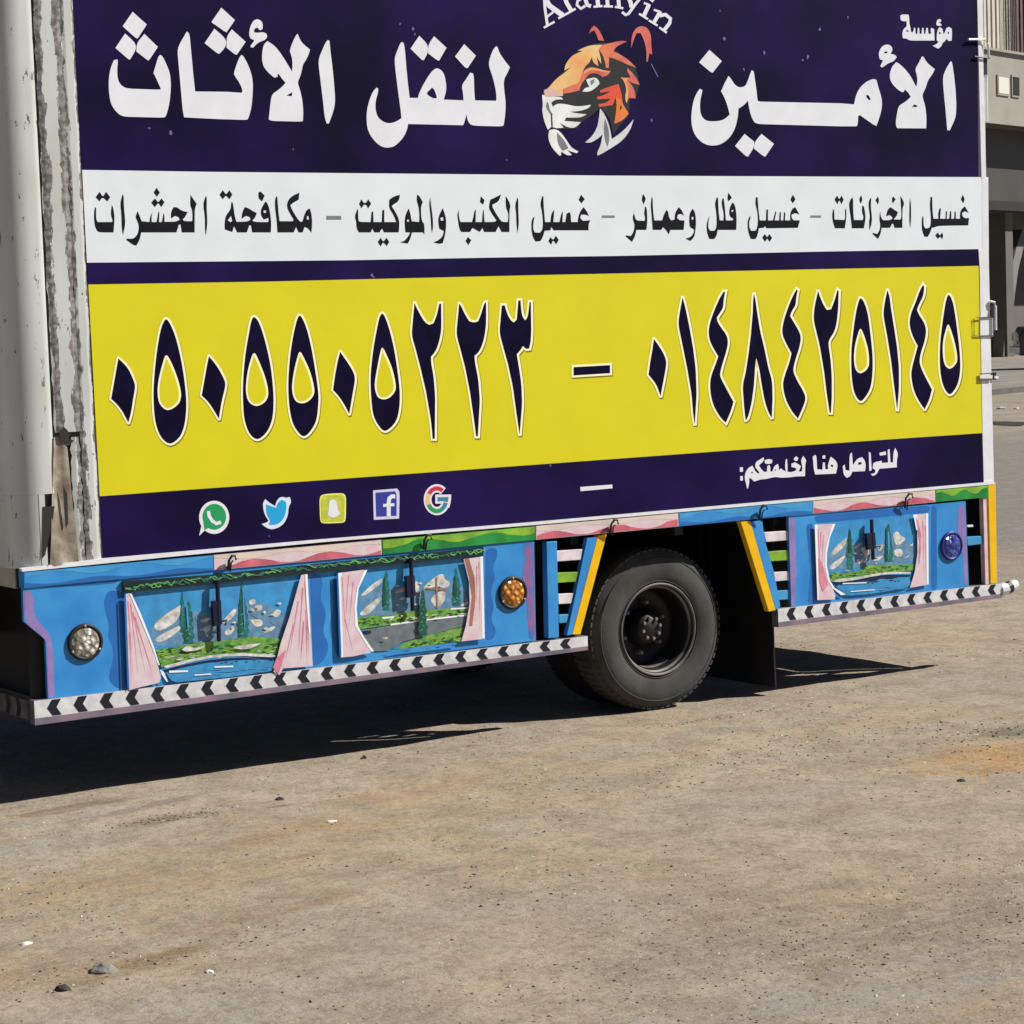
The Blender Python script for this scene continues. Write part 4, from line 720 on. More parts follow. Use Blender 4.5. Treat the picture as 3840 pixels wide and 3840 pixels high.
# three painted landscapes
def spire(cx, y0, y1, w, seed):
    rn = random.Random(seed); L = []; Rr_ = []; n = 11
    for i in range(n+1):
        t = i/n; h = w*(.12+.88*math.sin(math.pi*min(t*.62+.03, 1)))*(1 if i % 2 else .45+rn.random()*.3)
        yy_ = y0+(y1-y0)*t; L.append((cx-h+rn.uniform(-4, 4), yy_)); Rr_.append((cx+h+rn.uniform(-4, 4), yy_+rn.uniform(-8, 8)))
    return ' '.join('%.0f,%.0f' % q for q in [(cx, y0-12)]+Rr_+L[::-1])
def dabs(x0, y0, x1, y1, n, sx, sy_, seed, slope=0):
    rn = random.Random(seed); out = []
    for i in range(n):
        x = rn.uniform(x0, x1); y = rn.uniform(y0, y1)+slope*(x-x0); a = sx*rn.uniform(.5, 1.3); b = sy_*rn.uniform(.5, 1.3)
        out.append('%.0f,%.0f %.0f,%.0f %.0f,%.0f %.0f,%.0f' % (x-a, y+rn.uniform(0, 6), x-a*.2, y-b, x+a, y-rn.uniform(0, 8), x+a*.3, y+b))
    return '/'.join(out)
LEAF = mat('painted_leaf_highlight', rgb(96, 196, 150), .5, var=.4, vscale=40)
def twigs(cx, y0, y1, w, seed):
    rn = random.Random(seed); out = []
    for i in range(9):
        y = y0+(y1-y0)*(i+.6)/9; h = w*(.2+.8*(i+1)/9)*rn.uniform(.5, 1); sgn = 1 if i % 2 else -1
        out.append('%.0f,%.0f %.0f,%.0f %.0f,%.0f' % (cx, y, cx+sgn*h, y+24, cx+sgn*2, y+13))
    return '/'.join(out)
def scene_panel(o, frame, sky, items, parent):
    mb = MB(); y = YS-2*LV
    mb.flat(sl(sky, o), y, SKYP); lv = 1
    for m, q in items:
        for g in q.split('/'):
            mb.flat(sl(g, o), y-.00008*lv, m); lv += 1
    for m, q in frame:
        for g in q.split('/'):
            mb.flat(sl(g, o), y-.00008*lv, m); lv += 1
    return part(mb, 'painted_landscape', parent)
WLINE = mat('white_line_paint', rgb(238, 240, 246), .45); RIVER = mat('painted_river', rgb(62, 150, 210), .45, var=.3, vscale=18); NIGHT = mat('painted_bank_shadow', rgb(18, 28, 60), .5)
scene_panel(C44, [(PINK, '75,355 110,350 200,560 320,830 395,1110 380,1160 230,1195 110,1225 95,800'), (PINK, '1665,185 1720,175 1745,560 1770,1010 1500,1030 1470,1090 1415,1060 1480,800 1560,560'), (STK, thin('95,420 150,1180/120,440 190,1120/140,520 260,1100/110,700 130,1200/160,560 330,1120/180,640 300,1000/1700,240 1740,980/1680,300 1640,900/1710,500 1720,1000/1640,420 1560,900/1690,600 1660,980/1600,620 1520,960', 12)),  (WLINE, '110,350 130,355 215,540 330,830 385,1000 370,1000 315,840 200,560'), (WLINE, '1700,180 1722,176 1748,700 1736,720 1712,400'), (STK, '1440,940 1530,860 1500,960 1460,1090 1410,1020'), (WLINE, '385,1040 420,1060 460,1150 445,1150 400,1080'), (DBLUE, '60,360 78,360 110,1225 92,1225')],
    '110,330 1670,200 1500,1090 380,1160', [(ROCK, '300,650 420,540 580,440 620,560 700,500 850,560 900,650 1080,480 1180,420 1350,440 1560,560 1480,780 320,830'),
    (SNOW, '320,650 400,570 500,500 590,445 560,560 520,620 380,700/330,770 420,710 560,640 595,650 500,740 380,800/750,600 800,570 850,575 800,620/770,660 850,640 830,700 780,700/940,620 1050,490 1085,490 1060,560 980,620/960,700 1050,640 1070,680 1000,740/1190,410 1250,400 1255,440 1200,460/1240,460 1310,450 1315,500 1250,520/1200,590 1310,580 1320,640 1250,660/1400,540 1440,490 1495,510 1440,580/1310,700 1420,640 1440,660 1360,710'),
    (ROCK, '600,560 680,600 640,640 560,640/1200,540 1340,560 1300,600/1380,600 1500,620 1440,660/700,560 740,540 720,600'), (TEAL, spire(590, 330, 700, 26, 1)+'/'+spire(645, 430, 800, 60, 2)+'/'+spire(1130, 250, 620, 30, 3)+'/'+spire(1140, 380, 760, 62, 4)), (FIR, spire(625, 480, 790, 22, 5)+'/'+spire(1110, 420, 740, 20, 6)), (LEAF, twigs(645, 430, 760, 52, 1)+'/'+twigs(1140, 330, 720, 52, 2)+'/'+twigs(590, 380, 560, 22, 3)), (LBLUE, '622,450 632,450 648,600 642,700 630,600/1132,300 1140,300 1160,600 1152,690 1140,500'), (SNOW, dabs(740, 580, 1060, 740, 7, 22, 14, 8)+'/'+dabs(1190, 420, 1500, 690, 6, 26, 15, 9)),
    (GRASS, '350,860 600,820 800,790 1000,770 1250,740 1490,760 1440,930 1000,890 640,960 400,1020'), (FIR, dabs(380, 850, 1460, 900, 34, 30, 8, 11, -.06)), (LGREEN, dabs(380, 850, 1460, 930, 34, 26, 8, 12, -.06)), (SNOW, dabs(420, 900, 1440, 960, 22, 30, 5, 13, -.05)), (SNOW, '580,860 640,820 700,850 800,820 760,860 620,880/1050,830 1300,800 1240,840 1150,860 1060,850/420,1010 640,950 850,910 1100,890 1430,905 1430,930 1100,915 860,930 650,975 440,1030'), (RIVER, '430,1060 700,1000 1000,960 1430,945 1420,1050 1000,1110 500,1160'), (NIGHT, '430,1050 640,990 860,950 1100,932 1430,945 1428,955 1100,945 860,965 640,1008 450,1065/'+dabs(520, 1000, 1400, 1020, 12, 20, 6, 14, -.06)), (LBLUE, dabs(480, 1050, 1400, 1110, 16, 50, 5, 15, -.04)), (WLINE, '470,1050 640,1048 640,1062 470,1070/880,1010 1050,1005 1050,1018 880,1024/700,1085 850,1075 850,1086 700,1096')], p1)
scene_panel(C12, [(PINK, '165,480 400,450 340,620 315,800 330,960 400,1080 460,1200 300,1235 195,1245'), (PINK, '1300,355 1475,330 1490,1075 1280,1100 1320,960 1355,760 1350,560'), (STK, thin('200,520 240,1180/260,500 230,900/300,560 260,1000/230,900 300,1200/1440,380 1450,1040/1420,420 1420,800', 10)), (mat('brown_line_paint', rgb(176, 120, 104), .5, var=.4), '1310,355 1350,350 1400,520 1410,700 1380,960 1350,960 1375,700 1350,520'), (WLINE, '165,482 205,476 185,520 210,1240 192,1245/'.rstrip('/')), (WLINE, '1450,335 1476,330 1492,1070 1470,1070'), (WLINE, '400,455 430,452 350,620 332,800 345,960 400,1060 490,1190 460,1190 380,1060 318,960 312,780 335,620'), (DBLUE, '150,480 166,480 196,1245 178,1245')],
    '400,450 1310,355 1370,600 1340,960 1260,1110 470,1195 320,900 340,600', [(ROCK, '340,680 540,540 600,620 700,620 900,600 1100,480 1200,560 1350,650 1340,800 400,880'),
    (SNOW, '370,680 460,590 560,525 560,570 430,670 380,690/350,850 440,770 540,690 560,720 460,840 390,870/680,660 740,600 780,610 770,650/930,610 1060,500 1120,485 1130,540 1180,560 1160,620 1040,600 960,630/990,730 1060,650 1140,640 1130,740 1060,800/850,560 890,550 900,640 860,660/1270,770 1340,730 1350,760 1290,785'),
    (TEAL, spire(600, 470, 820, 40, 21)+'/'+spire(1235, 440, 780, 46, 22)), (LEAF, twigs(600, 500, 780, 36, 3)+'/'+twigs(1235, 480, 740, 38, 4)), (FIR, spire(585, 520, 780, 18, 23)+'/'+spire(1225, 500, 700, 18, 24)), (mat('brown_line_paint', rgb(176, 120, 104), .5, var=.4), '1050,520 1062,520 1070,800 1056,800/960,610 1140,625 1140,640 960,625'), (SNOW, dabs(680, 560, 1180, 780, 8, 22, 14, 25)),  (GRASS, '335,880 600,860 820,830 1000,810 1340,790 1345,850 1000,900 700,940 350,990'), (WLINE, '560,880 680,870 660,890 570,895/640,940 1000,890 1340,855 1340,868 1000,905 640,955/1180,800 1340,790 1340,802 1190,812'),
    (ROAD, '370,1000 640,955 1000,905 1345,868 1330,950 1000,1040 750,1100 640,1180 460,1190'), (NIGHT, '370,1010 460,995 470,1030 400,1045/1240,980 1320,950 1310,975 1250,1000'), (GRASS, '760,1110 1000,1040 1320,960 1270,1090 900,1150 700,1170'), (FIR, dabs(360, 900, 1320, 960, 26, 28, 8, 26, -.1)+'/'+dabs(800, 1110, 1270, 1150, 20, 26, 9, 27, -.12)), (LGREEN, dabs(350, 910, 1320, 950, 26, 24, 8, 28, -.1)+'/'+dabs(820, 1110, 1270, 1150, 16, 26, 8, 29, -.12)), (SNOW, dabs(560, 880, 1320, 940, 16, 30, 5, 30, -.09)), (LBLUE, dabs(620, 1180, 1200, 1195, 9, 50, 4, 31, -.09)), (RIVER, '640,1185 760,1165 1240,1105 1240,1130 800,1180 620,1200'), (FIR, spire(930, 630, 1050, 48, 32)), (LEAF, twigs(930, 660, 1000, 40, 5)), (SNOW, '560,1065 620,1060 600,1085')], p1)
scene_panel(C29, [(PINK, '250,290 480,280 410,500 385,700 400,900 450,1010 510,1180 500,1225 290,1235'), (PINK, '1480,165 1665,150 1672,1040 1440,1080 1500,880 1535,640 1530,350'), (STK, thin('290,340 330,1180/330,380 300,900/360,420 330,980/310,760 380,1180/1600,240 1620,980/1570,420 1560,800/1630,300 1640,900', 12)), (WLINE, '250,290 290,290 285,320 300,1230 285,1235'), (WLINE, '1640,152 1668,150 1674,1035 1650,1035'), (WLINE, '470,285 510,282 440,450 405,640 402,800 440,990 500,1080 640,1165 580,1172 470,1080 415,990 378,800 385,600'), (WLINE, '1480,168 1530,164 1540,360 1520,360 1500,250'), (STK, '1510,190 1545,250 1580,420 1575,640 1550,800 1560,500'), (STK, '300,700 340,760 380,900 420,1040 350,1130 310,1000')],
    '480,280 1490,170 1540,640 1470,1080 640,1190 400,900 400,560', [(ROCK, '410,640 560,520 660,460 760,560 900,540 1050,560 1220,420 1350,480 1520,560 1510,760 420,860'),
    (SNOW, '450,640 540,540 650,455 640,540 560,620 480,680/420,820 520,740 630,670 610,740 520,830 450,860/730,580 830,510 840,530 760,600/820,600 910,540 930,640 900,740 860,640/1030,580 1100,530 1110,570 1060,640/980,740 1080,670 1110,690 1030,750/780,760 860,720 850,770 800,790/1220,400 1290,370 1320,430 1400,460 1340,520 1270,560 1240,480/1240,600 1330,590 1360,650 1320,700 1250,680/1430,550 1480,520 1475,560/1360,710 1430,670 1420,700/620,870 710,830 700,865'),
    (TEAL, spire(690, 350, 860, 52, 41)+'/'+spire(1175, 290, 760, 62, 42)), (LEAF, twigs(690, 420, 820, 46, 6)+'/'+twigs(1175, 340, 720, 54, 7)), (FIR, spire(690, 350, 640, 22, 43)+'/'+spire(1150, 320, 740, 22, 44)), (SNOW, dabs(740, 560, 1100, 780, 8, 24, 16, 45)), (LBLUE, '1160,380 1180,380 1190,560 1170,700'), (GRASS, '430,910 800,870 900,800 1200,790 1500,780 1490,860 1100,900 800,960 440,1010'), (FIR, dabs(440, 900, 1480, 960, 30, 30, 8, 46, -.12)), (LGREEN, dabs(440, 900, 1480, 960, 26, 26, 9, 47, -.12)), (SNOW, '470,1000 560,965 760,950 960,910 1160,880 1450,880 1450,905 1160,905 960,940 800,975 560,1010'), (RIVER, '500,1050 800,1000 1100,960 1440,930 1450,1070 1000,1150 640,1185'), (NIGHT, '500,1030 640,1000 800,985 1000,940 1450,915 1430,950 1300,945 1200,980 1060,960 1000,1010 860,1000 700,1020 520,1050/'+dabs(520, 1040, 1420, 1060, 16, 26, 9, 48, -.08)), (LBLUE, dabs(560, 1090, 1420, 1150, 14, 60, 5, 49, -.05)), (WLINE, '600,1020 900,1010 900,1022 600,1034/700,1120 1000,1100 1000,1110 700,1132')], p2)
# round side lamps
def lens_material(name, c1, c2):
    m = mat(name, c1, .25, spec=.6); n, l = nodes(m); b = n['Principled BSDF']
    tc = n.new('ShaderNodeTexCoord'); v = n.new('ShaderNodeTexVoronoi'); v.inputs['Scale'].default_value = 42; l.new(tc.outputs['Object'], v.inputs[0])
    r = n.new('ShaderNodeValToRGB'); r.color_ramp.elements[0].position = .2; r.color_ramp.elements[1].position = .55; r.color_ramp.elements[0].color = c1; r.color_ramp.elements[1].color = c2
    l.new(v.outputs[0], r.inputs[0]); l.new(r.outputs[0], b.inputs['Base Color']); bp = n.new('ShaderNodeBump'); bp.inputs['Distance'].default_value = .01; l.new(v.outputs[0], bp.inputs['Height']); l.new(bp.outputs[0], b.inputs['Normal']); return m
for px, py, rp, m, lab, bez in ((318, 2408, 70, lens_material('clear_lens', (.75, .73, .68, 1), (.22, .2, .16, 1)), 'clear round side lamp in a black ring', DARK), (1921, 2223, 63, lens_material('amber_lens', (.8, .42, .06, 1), (.32, .1, .01, 1)), 'amber round side lamp', DARK), (3566, 2047, 55, lens_material('blue_lens', (.07, .12, .5, 1), (.015, .03, .2, 1)), 'dark blue round side lamp', mat('blue_bezel', rgb(26, 40, 120), .4))):
    c = P(px, py, YS); r = (P(px, py-rp).z-P(px, py+rp).z)/2
    mb = MB(); mb.lathe([(r, 0), (r, -.009), (r*.93, -.013), (r*.80, -.012), (r*.80, 0)], c, bez, 40); b = part(mb, 'side_lamp', smooth=True); b['label'] = lab
    mb = MB(); mb.lathe([(r*.80, -.009), (r*.7, -.014), (r*.4, -.018), (0.0001, -.019)], c, m, 40); part(mb, 'lens', b, smooth=True)
    if bez is DARK:
        for a in (90, 210, 330):
            mb = MB(); mb.lathe([(.006, -.014), (.0001, -.016)], c+Vector((math.cos(math.radians(a))*r*.88, 0, math.sin(math.radians(a))*r*.88)), STEEL, 8); part(mb, 'screw', b)
# locker latches and tie hooks
for px, y0, y1, tx in ((815, 2175, 2405, -6), (1541, 2092, 2290, -4), (3268, 1948, 2098, 0)):
    mb = MB(); mb.tube([P(px, y0, -.03), P(px+3, (y0+y1)/2, -.034), P(px+6, y1, -.03)], .010, LATCH, 8); h = (y1-y0)
    mb.slab([(px-18, y0+h*.35), (px+14, y0+h*.33), (px+18, y0+h*.72), (px-12, y0+h*.76)], -.04, .02, LATCH)
    mb.tube([P(px+12, y0+h*.68, -.035), P(px+34, y0+h*.66, -.035), P(px+30, y0+h*.74, -.035)], .006, LATCH, 6); part(mb, 'locker_latch')
for px, py in ((872, 2082), (1605, 2005), (2305, 1948), (2864, 1893), (3410, 1850)):
    mb = MB(); mb.tube([P(px-16, py+55, -.02), P(px-13, py+18, -.035), P(px-2, py+2, -.04), P(px+10, py+2, -.035), P(px+13, py+16, -.03)], .006, IRON, 6)
    mb.tube([P(px-9, py+62, -.02), P(px-5, py+28, -.03), P(px+2, py+20, -.03)], .004, IRON, 6); part(mb, 'tie_hook')
# ---- chevron guard rail
def rail(xa, xb, z0a, z1a, z0b, z1b, Y, name='guard_rail'):
    mb = MB(); lip = .28
    def q(x, f):
        t = (x-xa)/(xb-xa); a = z0a+(z0b-z0a)*t; b = z1a+(z1b-z1a)*t; return a+(b-a)*f
    vs = []
    for x in (xa, xb):
        for y, f in ((Y, lip), (Y, 1), (Y+.05, 1), (Y+.05, 0), (Y+.001, 0)): vs.append((x, y, q(x, f)))
    mb.add(vs, [(0, 5, 6, 1)], TAPEW); mb.add(vs, [(1, 6, 7, 2), (2, 7, 8, 3), (3, 8, 9, 4), (0, 1, 2, 3, 4), (9, 8, 7, 6, 5)], STEEL); mb.add(vs, [(4, 9, 5, 0)], RAILG)
    o = part(mb, name); x = xa+.055; per = .1165
    while x+.05 < xb:
        w = .062; vs = []; mb = MB()
        for u, f in ((0, .5), (.36, .96), (1, .96), (.66, .5), (1, .04), (.36, .04)):
            X = x+u*w; vs.append((X, Y-.0012, q(X, lip+(1-lip)*f)))
        mb.add(vs, [(0, 3, 2, 1), (0, 5, 4, 3)], TAPEB); part(mb, 'chevron', o); x += per
    return o
a, b, c, d = P(122, 2627), P(150, 2712), P(2196, 2384), P(2200, 2436)
rail(a.x, c.x, b.z-.004, a.z, d.z, c.z, -.016)
a, b, c, d = P(2910, 2282), P(2912, 2352), P(3740, 2187), P(3745, 2242)
rail(a.x, c.x+.02, b.z, a.z, d.z, c.z, -.016)
mb = MB(); e0 = Vector((c.x+.02, 0, (c.z+d.z)/2)); mb.tube([e0+Vector((0, .01, 0)), e0+Vector((.06, .01, .004)), e0+Vector((.13, .012, .022))], [.036, .034, .026], TAPEW, 10); r3 = part(mb, 'rail_end')
mb = MB(); mb.tube([e0+Vector((.055, .01, .004)), e0+Vector((.085, .01, .010))], [.0355, .034], TAPEB, 10); part(mb, 'chevron', r3)
# front return of the rail and floor beam ends
mb = MB(); fx = P(122, 2627).x; mb.box((fx-.012, .04, .36), (fx+.03, 1.9, .44), mat('shade_darkened_tape', rgb(120, 116, 112), .6, var=.5, vscale=14)); ro = part(mb, 'guard_rail')  # tape colour darkened here to carry the shade on the front face
y = .10
while y < 1.8:
    mb = MB(); mb.add([(fx-.014, y, .40), (fx-.014, y+.02, .437), (fx-.014, y+.06, .437), (fx-.014, y+.04, .40), (fx-.014, y+.06, .363), (fx-.014, y+.02, .363)], [(0, 1, 2, 3), (0, 3, 4, 5)], TAPEB); part(mb, 'chevron', ro); y += .12
# ---- underbody
mb = MB(); mb.box((P(84, 2140).x+.01, .04, .905), (X1-.02, WID-.04, ZF), DARK); part(mb, 'floor_deck')
mb = MB(); mb.box((X0+.07, .10, .90), (X0+.12, WID-.1, ZF-.002), mat('cream_beam_paint', rgb(200, 196, 180), .5, var=.3)); part(mb, 'cross_beam')
for yy in (.62, 1.38):
    mb = MB(); mb.box((1.2, yy, .66), (X1-.05, yy+.07, .86), DARK); part(mb, 'chassis_rail')
for i in range(9):
    mb = MB(); x = X0+.35+i*.62; mb.box((x, .06, .86), (x+.05, WID-.06, .904), DARK); part(mb, 'cross_beam')
mb = MB(); mb.tube([(4.2, .42, .62), (5.0, .42, .62)], .20, mat('dark_green_tank', (.01, .03, .02, 1), .4), 24); part(mb, 'fuel_tank')
mb = MB(); mb.box((3.62, .2, .46), (4.0, .5, .86), mat('dark_green_tank', (.01, .03, .02, 1), .4)); part(mb, 'battery_box', bevel=.01)
mb = MB(); mb.box((8.97, .06, .37), (9.0, WID-.03, .90), DARK); part(mb, 'rear_apron')
mb = MB(); mb.box((3.60, .04, .42), (3.62, WID-.04, .90), DARK); part(mb, 'added_front_shield')  # black plate added so the space ahead of the skirt goes dark
mb = MB(); mb.box((7.475, .55, .34), (8.96, .57, .90), DARK); part(mb, 'added_dark_shield')  # black plate added behind the slats so their gaps look shaded
mb = MB(); mb.box((5.9, .78, .28), (8.0, .80, .902), DARK); part(mb, 'added_dark_shield')  # black plate added to keep lit ground out of the arch
mb = MB(); mb.box((P(84, 2140).x+.02, .032, .38), (P(2002, 2300).x-.01, .036, .91), DARK); part(mb, 'added_dark_shield')  # black sheet added behind the front panel
WX = P(2472, 2373, .10).x
mb = MB(); mb.tube([(WX, .3, .40), (WX, 1.8, .40)], .06, DARK, 12); mb.lathe([(.0001, -.16), (.13, -.1), (.17, 0), (.13, .1), (.0001, .16)], (WX, 1.05, .40), DARK, 20, 'X'); part(mb, 'rear_axle', smooth=True)
for yy in (.60, 1.44):
    mb = MB()
    for k in range(5): mb.box((WX-.62+k*.09, yy, .50+k*.012-.02), (WX+.62-k*.09, yy+.07, .511+k*.012-.02), DARK)
    part(mb, 'leaf_spring')
def tyre_prof(R=.40, w=.22):
    h = w/2
    return [(.222, -h+.022), (.228, -h+.012), (.245, -h+.002), (.27, -h-.006), (.31, -h-.008), (.345, -h-.002), (.372, -h+.012), (.388, -h+.028), (R-.004, -h+.036), (R, -h+.05), (R, h-.05), (.388, h-.028), (.35, h), (.28, h+.006), (.228, h-.012), (.222, h-.022)]
BLKR = mat('shade_darkened_rubber', (.008, .008, .008, 1), .8, var=.3, vscale=9)  # tyre rubber darkened to near black for the shade behind the outer wheel
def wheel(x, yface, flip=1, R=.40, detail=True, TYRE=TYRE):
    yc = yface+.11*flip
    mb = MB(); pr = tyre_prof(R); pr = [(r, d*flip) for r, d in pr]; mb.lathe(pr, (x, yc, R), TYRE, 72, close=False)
    for k in range(64):                   # tread blocks on the shoulder and crown
        a = 2*math.pi*(k+.5)/64
        for s, w0, w1 in ((-1, .058, .088), (1, .058, .088), (0, -.045, .045)):
            y0, y1 = (s*w0, s*w1) if s else (w0, w1)
            Mx = Matrix.Translation((x, yc, R)) @ Matrix.Rotation(a, 4, 'Y'); mb.box((-.013, min(y0, y1), R-.012), (.013, max(y0, y1), R+.003 if not s else R-.003), TYRE, Mx)
    t = mb.build('tyre'); smooth_angle(t, 40); t.parent = truck; t.matrix_parent_inverse = Matrix.Translation((-6.2, -1, 0))
    if detail:
        mb = MB()
        for r_, w_ in ((.240, .003), (.305, .002), (.352, .002)):
            mb.lathe([(r_-.003, -.1122), (r_, -.1122-w_), (r_+.003, -.1122)] if r_ > .25 else [(r_-.003, -.108), (r_, -.108-w_), (r_+.003, -.106)], (x, yc, R), TYRE, 72)
        part(mb, 'sidewall_rib', t, smooth=True)
    mb = MB(); f = flip
    mb.lathe([(r, d*f) for r, d in ((.229, -.094), (.231, -.106), (.224, -.110), (.217, -.104), (.212, -.09), (.202, -.075), (.196, -.03), (.192, .03), (.18, .055), (.10, .052), (.095, .045))], (x, yc, R), RIM, 64)
    ri = part(mb, 'rim', smooth=True)
    mb = MB(); mb.lathe([(.2300, -.1065*f), (.2245, -.1115*f), (.2175, -.1055*f)], (x, yc, R), LIPM, 64); mb.lathe([(.2125, -.0905*f), (.2080, -.0885*f), (.204, -.079*f)], (x, yc, R), LIPM, 64); part(mb, 'lip_ring', ri, smooth=True)
    if detail:                            # dust caked in the bottom of the well
        mb = MB(); vs = []; fs = []
        for i in range(15):
            a = math.radians(-122+64*i/14)
            for r_, d_ in ((.1955, -.045), (.1935, -.01), (.1915, .025)): vs.append((x+r_*math.cos(a)*.997, yc+d_, R+r_*math.sin(a)*.997))
        for i in range(14):
            for k in range(2): q = i*3+k; fs.append((q, q+1, q+4, q+3))
        mb.add(vs, fs, DUSTM); part(mb, 'dust_patch', ri, smooth=True)
    mb = MB(); mb.lathe([(.095, .045*f), (.09, 0), (.075, -.03*f), (.07, -.04*f), (.0001, -.045*f)], (x, yc, R), RIM, 28); h_ = part(mb, 'hub', smooth=True)
    if detail:
        for k in range(8):
            a = 2*math.pi*k/8+.2; mb = MB(); mb.lathe([(.009, -.038), (.009, -.054), (.0001, -.056)], (x+.052*math.cos(a), yc, R+.052*math.sin(a)), NUT, 6); part(mb, 'hub_bolt', h_)
        for k in range(6):
            a = 2*math.pi*k/6+.35; mb = MB(); mb.lathe([(.014, .052), (.014, .022), (.009, .010), (.0001, .008)], (x+.125*math.cos(a), yc, R+.125*math.sin(a)), NUT, 6); part(mb, 'wheel_nut', ri)
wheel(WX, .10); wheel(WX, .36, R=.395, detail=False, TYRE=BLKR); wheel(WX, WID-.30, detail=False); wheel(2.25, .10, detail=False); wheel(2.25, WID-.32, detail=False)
# mud flap with pale worn edge
fx_ = P(2906, 2400, .06).x; mb = MB(); z0, z1 = P(2900, 2578, .06).z, .90; vs = []; fs = []
for i in range(9):
    t = i/8; z = z1+(z0-z1)*t; bend = -.02*math.sin(t*2.4)
    for y in (.05, .25, .62): vs += [(fx_+bend, y, z), (fx_+bend+.008, y, z)]
for i in range(8):
    for k in range(2):
        q = i*6+k*2; fs += [(q, q+6, q+8, q+2), (q+1, q+3, q+9, q+7)]
    q = i*6; fs += [(q, q+1, q+7, q+6), (q+4, q+10, q+11, q+5)]
mb.add(vs, fs, mat('mud_flap_rubber', (.014, .014, .014, 1), .75, var=.4, vscale=9)); part(mb, 'mud_flap')
# black liner added behind the tyre, keeps the arch dark
mb = MB(); mb.box((P(2300, 2000).x, .62, .50), (P(2905, 2000).x, .64, .90), DARK); part(mb, 'added_dark_shield')
# ---- cab ahead of the box (mostly outside the picture)
CABW = mat('cab_white_paint', rgb(210, 214, 214), .35, var=.1); GLS = mat('cab_glass', (.02, .025, .03, 1), .08, spec=.8)
def prism(mb, prof, y0, y1, m):
    n = len(prof); vs = [(x, y0, z) for x, z in prof]+[(x, y1, z) for x, z in prof]
    mb.add(vs, [tuple(range(n)), tuple(range(2*n-1, n-1, -1))]+[(i, n+i, n+(i+1) % n, (i+1) % n) for i in range(n)], m)
mb = MB(); prism(mb, [(1.30, .62), (1.26, 1.25), (1.52, 2.25), (1.7, 2.36), (2.95, 2.36), (3.05, 2.2), (3.05, .72), (2.72, .72), (2.66, .93), (2.45, 1.02), (2.05, 1.02), (1.84, .93), (1.78, .62)], .12, WID-.12, CABW); part(mb, 'cab', bevel=.02)
mb = MB(); prism(mb, [(1.52, 1.42), (1.72, 2.15), (2.62, 2.15), (2.62, 1.42)], .114, .118, GLS); part(mb, 'side_window')
mb = MB(); prism(mb, [(1.50, .8), (1.40, 1.25), (1.66, 2.24), (2.72, 2.24), (2.72, 1.1)], .116, .119, CABW); dr = part(mb, 'cab_door')
mb = MB(); mb.box((2.5, .095, 1.28), (2.66, .116, 1.32), IRON); part(mb, 'door_handle', dr)
mb = MB(); mb.box((1.18, .1, .42), (1.30, WID-.1, .72), PAINTW); part(mb, 'bumper', bevel=.02)
tag(truck, 'white box truck with navy and yellow Arabic removals banner and painted blue skirt', 'truck')
# ------------------------------------------------------------------ street behind
O0 = G(3780, 1345); UF = Vector((.945, .327, 0)).normalized(); NF = Vector((UF.y, -UF.x, 0))   # facade direction and outward normal
def Q(px, py, off=0.0):                   # along / up coordinates on the facade plane pushed out by off
    d = ray(px, py); t = (O0+NF*off-CAM).dot(NF)/d.dot(NF); p = CAM+d*t-O0; return p.dot(UF), p.z
bld = empty('apartment_building', O0); MBW = Matrix(((UF.x, -NF.x, 0, 0), (UF.y, -NF.y, 0, 0), (0, 0, 1, 0), (0, 0, 0, 1)))
def bpart(mb, name, parent=None, **k):
    for i, v in enumerate(mb.v): mb.v[i] = tuple(MBW @ Vector(v))     # local: x along, y into the building, z up
    o = mb.build(name, None, **k); o.parent = parent or bld; return o
PLA = mat('beige_render', (.30, .285, .25, 1), .85, var=.15, vscale=.8, bump=.2, bscale=6); PLD = mat('shaded_render', (.13, .125, .11, 1), .85, var=.25, vscale=.6)  # second render is the beige darkened, arcade shade put into its colour
SHU = mat('cream_shutter', (.52, .50, .44, 1), .6, var=.12, vscale=2); BRN = mat('brown_blind', (.12, .085, .07, 1), .7, var=.3, vscale=3); GRL = mat('grey_lattice', (.26, .25, .22, 1), .8, var=.4, vscale=9)
s0, zsl = Q(3760, 457); zp = Q(3760, 198)[1]; zb1 = Q(3760, 742)[1]; zb2 = Q(3760, 778)[1]
L, Rr = s0-34, s0+26; ztop = zp+9
mb = MB(); mb.box((L, 0, zsl), (Rr, .5, zp), PLA); mb.box((L, -.12, zsl-.12), (Rr, 0, zsl+.03), PLA); mb.box((L, -.15, zp), (Rr, .6, zp+.10), PLA); bpart(mb, 'balcony_parapet')
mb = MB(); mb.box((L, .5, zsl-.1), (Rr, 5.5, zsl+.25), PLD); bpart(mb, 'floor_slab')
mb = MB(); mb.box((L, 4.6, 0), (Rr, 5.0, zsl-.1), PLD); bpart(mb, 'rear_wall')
mb = MB(); mb.box((L, 1.2, zb2), (Rr, 1.8, zb1), mat('black_beam', (.012, .012, .012, 1), .7)); bpart(mb, 'beam')
mb = MB(); mb.box((L, 1.25, zb1+.003), (Rr, 1.45, zsl-.11), mat('recess_shade_dark', (.05, .05, .045, 1), .6, var=.2, vscale=.5)); bpart(mb, 'recess_shade_board')  # dark board stands in for the shaded recess under the slab
mb = MB(); mb.box((L, 2.0, zp+.10), (Rr, 2.4, ztop), PLA); bpart(mb, 'upper_wall')
mb = MB(); mb.box((L, -.2, ztop), (Rr, 5.5, ztop+.4), PLA); bpart(mb, 'roof')
